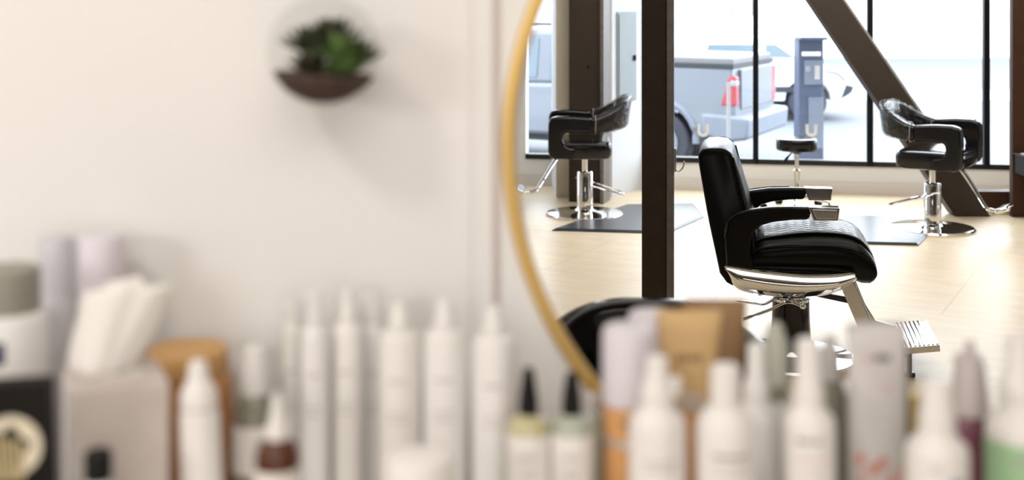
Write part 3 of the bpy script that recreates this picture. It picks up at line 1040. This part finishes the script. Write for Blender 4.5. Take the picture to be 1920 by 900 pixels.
obj('sill', tprism([(3.2, .50), (3.2, .60), (3.75, .60), (3.75, .50)], -.012, .01), M['dark'], t)
obj('door_mirror', tprism([(3.0, 1.12), (3.02, 1.24), (3.16, 1.22), (3.18, 1.12)], -.16, .02), M['carwhite'], t, bevel=.02)
for q in (.9, 3.95):
    bm = nb(); bmesh.ops.create_cone(bm, cap_ends=True, segments=32, radius1=.33, radius2=.33, depth=.22, matrix=Matrix.Translation((q, .12, .33)) @ Matrix.Rotation(PI / 2, 4, 'X')); w = obj('wheel', bm, M['rubber'], t, bevel=.03)
    bm = nb(); bmesh.ops.create_cone(bm, cap_ends=True, segments=20, radius1=.21, radius2=.19, depth=.03, matrix=Matrix.Translation((q, .0, .33)) @ Matrix.Rotation(PI / 2, 4, 'X')); obj('rim', bm, M['truckplastic'], w)
    bm = nb(); bmesh.ops.create_cone(bm, cap_ends=True, segments=32, radius1=.33, radius2=.33, depth=.22, matrix=Matrix.Translation((q, 1.68, .33)) @ Matrix.Rotation(PI / 2, 4, 'X')); w = obj('wheel', bm, M['rubber'], t, bevel=.03)

# parking meter
Yp = 13.8
c0 = at(1516, 72, Yp)
t = empty('parking_meter', (c0.x, Yp, GZ), 'tall dark blue parking pay station on the sidewalk outside', 'parking meter')
hp = c0.z - GZ
bm = nb(); box(bm, (0, 0, hp / 2), (.27, .24, hp)); cb = obj('cabinet', bm, M['meter'], t, bevel=.015)
bm = nb(); box(bm, (0, -.125, hp - .16), (.20, .02, .045)); obj('sign_strip', bm, M['label'], t, bevel=.003)
bm = nb(); box(bm, (.02, -.125, hp - .36), (.19, .02, .26)); pnl = obj('control_panel', bm, M['meter2'], t, bevel=.004)
bm = nb(); box(bm, (-.04, -.138, hp - .32), (.05, .01, .06)); obj('screen', bm, M['clearlens'], pnl, bevel=.003)
bm = nb(); box(bm, (.06, -.138, hp - .36), (.05, .01, .14)); obj('keypad', bm, M['silver'], pnl, bevel=.003)
bm = nb(); box(bm, (.05, -.13, hp - .90), (.16, .02, .55)); obj('service_door', bm, M['meter2'], t, bevel=.006)
bm = nb(); box(bm, (0, -.12, hp + .005), (.29, .28, .03)); obj('hood', bm, M['meter'], t, bevel=.008)
# signpost in front of the pickup
p_ = at(1366, 300, 13.2)
bm = nb(); tube(bm, [(p_.x, 13.2, GZ), (p_.x, 13.2, EYE - 165 * 13.2 / F)], .021, 10); o = obj('bollard_pole', bm, M['concrete']); tag(o, 'thin pale metal pole outside in front of the pickup', 'pole')

# ------------------------------------------------------------------ shelf in front of the mirror
SH = 1.10
bm = nb(); box(bm, (-.1, 1.495, SH - .02), (2.6, .35, .04)); sh = obj('product_shelf', bm, M['shelf'], bevel=.004)
tag(sh, 'pale shelf under the mirror carrying all the bottles', 'shelf')


def stand(name, lab, cat, px, Y, parts, group=None, ry=0.0, tilt=0.0):
    """parts: (name, material, [(py, halfwidth px)...]) rows; 'B' as py means the shelf top"""
    x = (px - 960) * Y / F
    t = empty(name, (x, Y, SH), lab, cat, group)
    if tilt:
        t.rotation_euler = (0, tilt, 0)
    last = None
    for p in parts:
        nm, m, rows = p[0], p[1], p[2]
        opt = p[3] if len(p) > 3 else {}
        prof = []
        for py, hw in rows:
            z = .0005 if py == 'B' else (EYE - SH) - (py - HOR) * Y / F
            prof.append((z, hw * Y / F))
        prof = sorted(prof)
        bm = nb()
        lathe(bm, prof, (opt.get('dx', 0) * Y / F, 0, 0), 32, sx=1, sy=opt.get('sy', 1))
        par = last if opt.get('sub') else t
        o = obj(nm, bm, m, par, smooth=.7)
        if not opt.get('sub'):
            last = o
    return t


def mark(parent, m, px0, px1, py, h, Y, x, r, n=1, gap=8, name='printed_text', words=None):
    """rows of small printed word shapes curved on the front of the label"""
    bm = nb()
    for i in range(n):
        yc = py + i * gap
        z = (EYE - SH) - (yc - HOR) * Y / F
        hh = h * Y / F / 2
        k = 8
        a0 = (px0 - 960) * Y / F - x
        a1 = (px1 - 960) * Y / F - x
        rg = []
        segs = [(0, .42), (.5, 1.0)] if words else [(0, 1.0)]
        for s0, s1 in segs:
            ring0, ring1 = [], []
            for j in range(k + 1):
                xx = a0 + (a1 - a0) * (s0 + (s1 - s0) * j / k)
                yy = -math.sqrt(max(1e-9, (r + .0006) ** 2 - min(abs(xx), r * .98) ** 2))
                ring0.append(bm.verts.new((xx, yy, z - hh)))
                ring1.append(bm.verts.new((xx, yy, z + hh)))
            for j in range(k):
                bm.faces.new((ring0[j], ring0[j + 1], ring1[j + 1], ring1[j]))
    return obj(name, bm, m, parent, smooth=0)


def nozzle(t, m, px, py, Y, cx, length, hh=9, name='spray_nozzle'):
    bm = nb()
    c = ((px - cx) * Y / F, 0, (EYE - SH) - (py - HOR) * Y / F)
    box(bm, c, (length * Y / F, 12 * Y / F, hh * Y / F))
    return obj(name, bm, m, t, bevel=.0015)


# --- left group
Y = 1.50
t = stand('hair_spray_can', 'white canister with grey-taupe cap and navy printed label at the left edge', 'canister', 18, Y,
          [('body', M['pwhite'], [('B', 70), (600, 70), (588, 66), (582, 56)]), ('cap', M['taupe'], [(582, 55), (578, 56), (505, 55), (500, 50)])])
mark(t, M['navy'], -45, 36, 645, 42, Y, (18 - 960) * Y / F, 70 * Y / F, name='printed_text')
mark(t, M['navy'], 10, 62, 706, 26, Y, (18 - 960) * Y / F, 70 * Y / F, name='printed_text')
mark(t, M['inkpale'], -45, 12, 690, 30, Y, (18 - 960) * Y / F, 70 * Y / F, name='printed_text')
stand('tall_bottle', 'tall pale lilac bottle standing behind the tissue box', 'bottle', 106, 1.60, [('body', M['lilacpale'], [('B', 34), (560, 34), (548, 30)]), ('cap', M['lilacpale'], [(548, 31), (450, 31), (443, 28)])])
t = stand('tall_bottle', 'tall white bottle against the wall above the tissue box', 'bottle', 189, 1.62, [('body', M['pwhite'], [('B', 46), (560, 46), (548, 42)]), ('cap', M['lilac'], [(548, 45), (447, 45), (440, 41)])])
# tissue box
bx, by = (206 - 960) * 1.43 / F, 1.45
t = empty('tissue_box', (bx, by, SH), 'square marbled tissue box with plain left side painted pale as if lit', 'tissue box', None, R(24))
bm = nb()
topz = (EYE - SH) - (728 + 10) * 1.40 / F
s = .103
box(bm, (0, 0, topz / 2 + .0005), (s, s, topz)); obj('carton', bm, M['marble'], t, bevel=.002)
bm = nb(); box(bm, (-s / 2 - .0006, 0, topz / 2 + .0005), (.001, s * .985, topz * .985)); obj('lit_side_panel', bm, M['label'], t, smooth=0)  # plain left face, coloured lighter to paint in light from the left
bm = nb(); lathe(bm, [(topz + .0006, .032), (topz + .0016, .032)], n=32, sy=.5); obj('opening_edge', bm, M['label'], t)
bm = nb()
rings = []
rnd = random.Random(5)
for i in range(9):
    f = i / 8
    z = topz + .001 + f * .105
    w = .030 + .018 * f ** .7
    lean = .004 + .006 * f
    ring = []
    for j in range(28):
        a = 2 * PI * j / 28
        wob = 1 + .16 * math.sin(3 * a + i * .2) + .08 * math.sin(7 * a)
        zz = z + (.012 * math.cos(a) if i == 8 else 0) - (.016 * (1 if math.cos(a) > .3 else 0) if i == 8 else 0)
        ring.append((-.022 + .034 * f + math.cos(a) * w * wob, math.sin(a) * .018 * wob, zz))
    rings.append(ring)
loft(bm, rings, cap=False)
o = obj('tissue', bm, M['tissue'], None, smooth=1.5, solid=.0006)
o.location = (bx, by, SH)
tag(o, 'white crumpled tissue standing up out of the marbled box', 'tissue')
# black card box with emblem
t = empty('black_box', ((30 - 960) * 1.34 / F, 1.345, SH), 'black box with a cream and gold round emblem in the left corner', 'box', None, R(4))
hz = (EYE - SH) - (722 + 10) * 1.33 / F
bm = nb(); box(bm, (-.012, 0, hz / 2 + .0005), (.098, .03, hz), ry=R(-1.5)); obj('carton', bm, M['blackcard'], t, bevel=.0015)
ez = (EYE - SH) - (830 + 10) * 1.34 / F
bm = nb()
pts = []
ri, ro = .013, .028
for k in range(25):
    a = R(-70 + 250 * k / 24)
    pts.append((ro * math.cos(a), ro * math.sin(a)))
for k in range(24, -1, -1):
    a = R(-70 + 250 * k / 24)
    rr = .019 + .003 * math.sin(k)
    pts.append((rr * math.cos(a) - .003, rr * math.sin(a) - .002))
prism(bm, [(-.002 + u * 1.12, ez + z * 1.12) for u, z in pts], -.0168, -.0156); em = obj('emblem', bm, M['creamcard'], t, smooth=0)
for k in range(6):
    bm = nb(); tube(bm, catmull([(-.022 + k * .0062, -.0165, ez + .014 - .002 * k), (-.020 + k * .006, -.0165, ez - .01), (-.016 + k * .005, -.0165, ez - .036)], 4), .0019, 6, flat=1); obj('gold_strand', bm, M['goldcard'], em)
# little black-capped bottle
stand('small_bottle', 'small bottle with square black cap in front of the tissue box', 'bottle', 184, 1.34, [('body', M['pwhite'], [('B', 38), (925, 38), (905, 24), (898, 20)]), ('cap', M['blackplastic'], [(898, 25), (850, 26), (845, 22)])])
# amber jar
stand('amber_jar', 'large amber jar with pale wooden lid beside the tissue box', 'jar', 360, 1.60, [('body', M['amberjar'], [('B', 78), (712, 76), (702, 70), (698, 66)]), ('lid', M['woodlid'], [(698, 74), (695, 76), (658, 76), (653, 74)], {'dx': -9})])
# slim foam bottle
t = stand('foam_bottle', 'slim white pump bottle in front of the amber jar', 'bottle', 384, 1.42, [('body', M['pwhite'], [('B', 39), (775, 37), (764, 35)]), ('collar', M['inkpale'], [(764, 34), (757, 34)]), ('cap', M['pwhite'], [(757, 35), (735, 34), (718, 26), (708, 19), (688, 18), (678, 14), (675, 8)])], tilt=R(-2))
# clear bottle with white cap
t = stand('glass_bottle', 'clear glass bottle with white cap and olive liquid right of the amber jar', 'bottle', 476, 1.57, [('body', M['olive'], [('B', 40), (790, 40), (765, 34), (742, 26), (738, 22)]), ('label', M['label'], [(880, 40.6), (790, 40.6)], {'sub': 1}), ('cap', M['pwhite'], [(737, 24), (700, 25), (660, 22), (650, 18)])])
# dropper bottle
t = stand('dropper_bottle', 'amber dropper bottle with white dropper cap and label', 'bottle', 520, 1.34, [('body', M['amber'], [('B', 42), (868, 42), (846, 41), (832, 35), (823, 25), (820, 20)]), ('label', M['label'], [('B', 42.6), (874, 42.6)], {'sub': 1}), ('dropper_cap', M['pwhite'], [(822, 21), (800, 20), (785, 14), (750, 9), (738, 6)])])

# --- the row of white spray bottles against the wall
rows = [
    (548, 1.62, 22, 560, 600, 'white spray bottle at the left end of the pale row by the wall', 'pwhite2'),
    (590, 1.58, 27, 545, 606, 'narrow white spray bottle second from the left in the pale row', 'pwhite'),
    (652, 1.60, 30, 542, 600, 'white spray bottle third from the left in the pale row', 'pwhite2'),
    (700, 1.63, 22, 548, 604, 'white spray bottle fourth from the left in the pale row', 'pwhite'),
    (749, 1.56, 40, 568, 614, 'wide white spray bottle in the middle of the pale row', 'pwhite2'),
    (834, 1.56, 40, 562, 612, 'wide white spray bottle next to the right end of the pale row', 'pwhite'),
    (926, 1.55, 41, 574, 622, 'wide white bottle at the right end of the pale row beside the black caps', 'pwhite'),
]
for i, (px, Y, hw, ptop, psh, lab, mk) in enumerate(rows):
    x = (px - 960) * Y / F
    t = stand('spray_bottle', lab, 'spray bottle', px, Y, [
        ('body', M[mk], [('B', hw), (psh + 26, hw), (psh + 12, hw * .92), (psh + 3, hw * .6), (psh, hw * .42)]),
        ('cap', M[mk], [(psh, hw * .52), (psh - 18, hw * .50), (psh - 22, hw * .40), (ptop + 6, hw * .36), (ptop, hw * .30)])], group='white spray bottles in a row by the wall')
    if hw < 30:
        nozzle(t, M[mk], px - hw * .5, ptop + 10, Y, px, hw * .9)
    mark(t, M['inkpale'], px - hw * .45, px + hw * .45, psh + 90, 7, Y, x, hw * Y / F, 1, 12)
    mark(t, M['inkpale'], px - hw * .5, px + hw * .5, psh + 150, 4, Y, x, hw * Y / F, 2, 14)
stand('cream_jar', 'low white jar with rounded lid in front of the pale row', 'jar', 785, 1.36, [('body', M['pwhite'], [('B', 66), (905, 66)]), ('lid', M['pwhite'], [(905, 68), (870, 67), (855, 60), (848, 40)])])
# --- black-capped oils
for px, m, lab, top, c in ((991, 'yellowliq', 'bottle of yellow oil with tall black cap and white label', 690, 'a'), (1072, 'greenliq', 'bottle of pale green oil with tall black cap and white label', 698, 'b')):
    Y = 1.48
    t = stand('oil_bottle', lab, 'bottle', px, Y, [('body', M[m], [('B', 40), (798, 40), (788, 36), (780, 22), (775, 18)]), ('label', M['label'], [(930, 40.7), (808, 40.7)], {'sub': 1}), ('cap', M['blackplastic'], [(776, 18), (768, 19), (740, 17), (707, 12), (top + 2, 10), (top, 8)])], group='oil bottles with black caps')
    mark(t, M['inkpale'], px - 20, px + 14, 845, 10, Y, (px - 960) * Y / F, 41 * Y / F, 1)
    mark(t, M['inkpale'], px - 14, px + 10, 870, 5, Y, (px - 960) * Y / F, 41 * Y / F, 2, 10)
stand('glass_bottle', 'plain olive glass bottle between the green oil and the orange tube', 'bottle', 1112, 1.60, [('body', M['greenliq'], [('B', 24), (790, 24), (770, 16)]), ('cap', M['greyplastic'], [(770, 14), (742, 13), (738, 9)])])


# --- tubes: flat crimped end up, standing on a cap
def squeeze(name, lab, px, Y, top, hw_top, capy, hw_cap, capm, m, cat='tube', th=.022, crimp=None, rz=0.0, lean=0.0, group=None):
    x = (px - 960) * Y / F
    t = empty(name, (x, Y, SH), lab, cat, group, rz)
    H = EYE - SH
    zt = H - (top + 10) * Y / F
    zc = max(.004, H - (capy + 10) * Y / F)
    bm = nb()
    rings = []
    N = 10
    for i in range(N + 1):
        f = i / N
        z = zc + (zt - zc) * f
        w = (hw_cap * 1.05 + (hw_top - hw_cap * 1.05) * min(1, f * 1.05)) * Y / F
        d = th * (1 - f) ** .8 + .0014
        rings.append([(lean * f + w * math.copysign(abs(math.cos(a)) ** .8, math.cos(a)), d * math.sin(a), z) for a in [2 * PI * k / 28 for k in range(28)]])
    loft(bm, rings)
    body = obj('tube_body', bm, m, t, smooth=1.0)
    bm = nb(); box(bm, (lean, 0, zt - .004), (hw_top * 2 * Y / F, .0036, .012)); obj('crimped_end', bm, crimp or m, body, bevel=.0008)
    bm = nb(); lathe(bm, [(.0005, hw_cap * Y / F), (zc - .002, hw_cap * Y / F), (zc + .003, hw_cap * .96 * Y / F)], n=32, sy=min(1, th / (hw_cap * Y / F))); obj('cap', bm, capm, t)
    return t, zt, zc


def tube_mark(t, m, u0, u1, py, h, Y, th, zt, zc, name='printed_text'):
    z = (EYE - SH) - (py + 10) * Y / F
    f = (z - zc) / (zt - zc)
    d = th * (1 - f) ** .8 + .0014
    bm = nb(); box(bm, ((u0 + u1) / 2 * Y / F, -d - .0002, z), ((u1 - u0) * Y / F, .0008, h * Y / F)); return obj(name, bm, m, t, smooth=0)


# lilac-capped foundation bottle
t = stand('serum_bottle', 'orange bottle with tall lilac cap and silver band', 'bottle', 1180, 1.50, [('body', M['orange'], [('B', 48), (760, 48), (752, 45)]), ('band', M['silver'], [(826, 48.8), (812, 48.8)], {'sub': 1}), ('cap', M['lilac'], [(752, 51), (628, 51), (616, 48), (611, 40)])])
mark(t, M['tanink'], 1160, 1185, 780, 12, 1.50, 220 * 1.5 / F, 48 * 1.5 / F)
stand('serum_bottle', 'taller bottle with lilac cap behind the orange one', 'bottle', 1222, 1.61, [('body', M['orange'], [('B', 42), (740, 42)]), ('cap', M['lilac'], [(740, 44), (597, 44), (588, 42), (584, 36)])])
t, zt, zc = squeeze('squeeze_tube', 'light tan squeeze tube with brown lettering', 1292, 1.56, 584, 60, 745, 44, M['orange'], M['tan'])
for u0, u1 in ((-26, -18), (-14, -5), (-1, 7), (11, 20)):
    tube_mark(t, M['tanink'], u0, u1, 666, 15, 1.56, .022, zt, zc)
bm = nb(); lathe(bm, [((EYE - SH) - 768 * 1.56 / F, 47 * 1.56 / F), ((EYE - SH) - 738 * 1.56 / F, 47 * 1.56 / F)], n=32, sy=.75); obj('collar_band', bm, M['greyplastic'], t)
t, zt, zc = squeeze('squeeze_tube', 'dark brown squeeze tube standing behind the tan one', 1342, 1.635, 563, 59, 730, 46, M['orange'], M['brown'], th=.016, rz=0)

# --- white bottles in front
def spray(px, Y, hw, psh, pneck, ptop, lab, m='pwhite', text=(), side=0, group='white spray bottles at the front of the shelf', top=None, tm='ink', tr=.36):
    x = (px - 960) * Y / F
    t = stand('spray_bottle', lab, 'spray bottle', px, Y, [
        ('body', M[m], [('B', hw), (psh + 30, hw), (psh + 14, hw * .94), (psh + 4, hw * .74), (psh - 8, hw * .60), (pneck + 4, hw * .55)]),
        ('cap', M[m], [(pneck + 5, hw * .60), (pneck - 16, hw * .58), (pneck - 30, hw * (tr + .06)), (ptop + 12, hw * (tr + .02)), (ptop + 3, hw * tr), (ptop, hw * tr * .8)])], group=group)
    if side:
        nozzle(t, M[m], px + side, ptop + 14, Y, px, 22)
    for (u0, u1, py, h, k) in text:
        mark(t, M[k], px + u0, px + u1, py, h, Y, x, hw * Y / F)
    return t


t = spray(1232, 1.40, 53, 768, 740, 668, 'white spray bottle directly in front of the lilac caps', text=[(-30, 34, 850, 5, 'inkpale'), (-26, 30, 862, 5, 'inkpale')])
bm = nb(); lathe(bm, [((EYE - SH) - 752 * 1.4 / F, .006), ((EYE - SH) - 718 * 1.4 / F, .0075)], (33 * 1.4 / F, 0, 0), 16); obj('trigger', bm, M['pwhite'], t)
x = (1360 - 960) * 1.40 / F
t = stand('lotion_bottle', 'white bottle with wide straight cap in front of the brown tube', 'bottle', 1360, 1.40, [('body', M['pwhite'], [('B', 55), (800, 55), (782, 50), (768, 38), (757, 27)]), ('cap', M['pwhite'], [(757, 29), (700, 28), (688, 26), (684, 20)])])
for y_, h_ in ((838, 8), (855, 5), (874, 5)):
    mark(t, M['ink' if y_ == 838 else 'inkpale'], 1328, 1396, y_, h_, 1.40, x, 55 * 1.4 / F)
spray(1418, 1.52, 42, 762, 735, 645, 'white spray bottle half hidden between the lotion bottle and the grey-green cap', m='pwhite')
stand('capped_bottle', 'bottle with grey-green cap in front of the barber chair column', 'bottle', 1454, 1.60, [('body', M['greyplastic'], [('B', 38), (765, 38), (748, 30)]), ('shaded_neck', M['olive'], [(748, 22), (716, 22)]), ('cap', M['greygreen'], [(718, 26), (640, 25), (628, 18), (612, 14), (606, 10)])])  # olive colour of the neck paints the shadow below the cap
t = spray(1516, 1.42, 49, 766, 740, 636, 'white spray bottle with grey lettering below the pump lever of the barber chair', tr=.44, text=[(-32, -6, 812, 9, 'ink'), (-2, 14, 812, 9, 'ink'), (-30, 26, 846, 4, 'pink'), (-26, 20, 870, 4, 'inkpale')])
stand('capped_bottle', 'grey-green bottle with dark side behind the white spray bottle and the grey tube', 'bottle', 1556, 1.60, [('body', M['olive'], [('B', 36), (752, 36), (730, 28), (708, 20)]), ('cap', M['greyplastic'], [(710, 22), (660, 20), (645, 12), (630, 10)])])
t, zt, zc = squeeze('squeeze_tube', 'large cool grey squeeze tube with dark lettering and coral flower print', 1644, 1.48, 607, 58, 905, 51, M['pwhite'], M['tubegrey'], th=.026, crimp=M['greyplastic'], rz=R(6))
Yt = 1.48
for k, (u0, u1) in enumerate(((-30, -24), (-20, -12), (-9, -1), (2, 9), (12, 20))):
    tube_mark(t, M['inkdark' if k > 1 else 'pink'], u0, u1, 668, 13, Yt, .026, zt, zc)
tube_mark(t, M['pink'], -2, 22, 722, 8, Yt, .026, zt, zc)
tube_mark(t, M['inkpale'], -26, 26, 752, 4, Yt, .026, zt, zc)
tube_mark(t, M['inkpale'], -26, 20, 775, 4, Yt, .026, zt, zc)
for (u, py, r_) in ((-40, 850, 16), (-22, 866, 13), (-4, 852, 10), (34, 880, 14), (12, 884, 10), (-40, 885, 12)):
    z = (EYE - SH) - (py + 10) * Yt / F
    f = (z - zc) / (zt - zc)
    d = .026 * (1 - max(0, min(1, f))) ** .8 + .0018
    wx = u / 58.0
    dd = d * math.sqrt(max(.05, 1 - wx * wx))
    bm = nb()
    pts = [((u + r_ * (1 + .35 * math.cos(5 * a)) * math.cos(a)) * Yt / F * .9, z + r_ * (1 + .35 * math.cos(5 * a)) * math.sin(a) * Yt / F * .9) for a in [2 * PI * k / 40 for k in range(40)]]
    prism(bm, pts, -dd - .0015, -dd - .0005)
    obj('flower_print', bm, M['coral'], t, smooth=0)
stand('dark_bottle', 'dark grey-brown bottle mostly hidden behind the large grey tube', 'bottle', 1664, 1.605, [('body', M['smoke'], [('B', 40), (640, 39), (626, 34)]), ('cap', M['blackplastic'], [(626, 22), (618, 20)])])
stand('gold_capped_bottle', 'small gold cap just right of the grey tube', 'bottle', 1710, 1.62, [('body', M['pwhite'], [('B', 24), (812, 24)]), ('cap', M['gold'], [(812, 16), (745, 15), (740, 12)])])
t = spray(1757, 1.36, 58, 818, 792, 716, 'white spray bottle in front of the burgundy bottle', tr=.47, text=[(-30, -8, 862, 8, 'inkpale')], side=0)
mark(t, M['bluedot'], 1762, 1790, 892, 22, 1.36, (1757 - 960) * 1.36 / F, 58 * 1.36 / F, name='printed_dot')
t = stand('spray_bottle', 'burgundy bottle with grey-rose spray cap', 'spray bottle', 1818, 1.50, [('body', M['burgundy'], [('B', 38), (800, 38), (782, 36), (772, 28)]), ('cap', M['greyrose'], [(773, 36), (745, 35), (720, 31), (680, 27), (665, 22)])])
nozzle(t, M['greyrose'], 1808, 672, 1.50, 1818, 38, 20)
bm = nb(); lathe(bm, [((EYE - SH) - 680 * 1.5 / F, .006), ((EYE - SH) - 648 * 1.5 / F, .005)], n=14); obj('actuator', bm, M['greyrose'], t)
t = spray(1912, 1.42, 62, 772, 735, 632, 'white spray bottle with pale green label at the right edge', side=0, text=[(-30, 8, 846, 9, 'ink')])
bm = nb(); lathe(bm, [(.002, 62.8 * 1.42 / F), ((EYE - SH) - 828 * 1.42 / F, 62.8 * 1.42 / F)], n=40, cap=False); obj('label', bm, M['green'], t)

# ------------------------------------------------------------------ wall terrarium
Yt = 1.605
c = at(606, 96, Yt)
r = .0705
t = empty('wall_terrarium', (c.x, YW, c.z), 'round glass wall terrarium holding a green succulent', 'terrarium')
bm = nb()
rings = []
for i in range(1, 24):
    a = -PI / 2 + PI * i / 24
    yy = -.072 + .0 + r * math.sin(a)
    if yy > -.004:
        yy = -.004
    rings.append([(r * math.cos(a) * math.cos(b), yy, r * math.cos(a) * math.sin(b)) for b in [2 * PI * k / 48 for k in range(48)]])
loft(bm, rings)
obj('glass_bubble', bm, M['bubble'], t, smooth=1.2)
bm = nb()
rings = []
import mathutils
for z, k in ((-.066, .22), (-.062, .42), (-.052, .68), (-.042, .84), (-.034, .92), (-.031, .86)):
    rings.append([(k * (r - .002) * math.cos(b), -.072 + k * (r - .004) * math.sin(b), z + .002 + (.10 * abs(min(0, math.cos(b))) - .02) * k * r * (1 if z > -.05 else .3)) for b in [2 * PI * q / 40 for q in range(40)]])
loft(bm, rings)
obj('soil', bm, M['soil'], t, smooth=1.0)
plant = empty('succulent_plant', (c.x + .010, YW - .074, c.z - .034), 'spiky dark green succulent inside the glass wall terrarium', 'plant')


def leafmesh(bm, base, d, L, w, up):
    d = d.normalized()
    s = d.cross(up).normalized()
    q = s.cross(d).normalized()
    rings = []
    for i in range(7):
        f = i / 6
        ww = w * (math.sin(PI * min(.97, .15 + f * .82)) ** .8)
        p = base + d * L * f + q * (.22 * L * f * f)
        rings.append([p + s * ww * math.cos(a) + q * ww * .32 * math.sin(a) for a in [2 * PI * k / 8 for k in range(8)]])
    loft(bm, rings)


rnd = random.Random(11)
heads = [((-.020, 0, .024), .036, 1), ((.010, -.014, .016), .038, 0), ((.024, .004, .012), .032, 1), ((.0, .008, .030), .038, 1), ((-.018, -.012, .004), .030, 1), ((.014, -.016, .002), .028, 0)]
for (hx, hy, hz_), L, dk in heads:
    bm = nb()
    for ringi, (el, cnt, ll) in enumerate(((10, 9, 1.0), (35, 8, .9), (60, 6, .75), (82, 3, .55))):
        for k in range(cnt):
            a = 2 * PI * (k + .5 * ringi) / cnt + rnd.uniform(-.15, .15)
            e = R(el + rnd.uniform(-6, 6))
            d = Vector((math.cos(a) * math.cos(e), math.sin(a) * math.cos(e) * .8, math.sin(e)))
            leafmesh(bm, Vector((hx * 1.3, hy, hz_ * 1.25 + .004)), d, L * ll * 1.22, .0074, Vector((0, 0, 1)) if el < 75 else Vector((1, 0, 0)))
    obj('rosette', bm, M['leafdark' if dk else 'leaf'], plant, smooth=1.2)
bm = nb(); lathe(bm, [(-.012, .006), (.02, .005)], n=10); obj('stem', bm, M['leafdark'], plant)
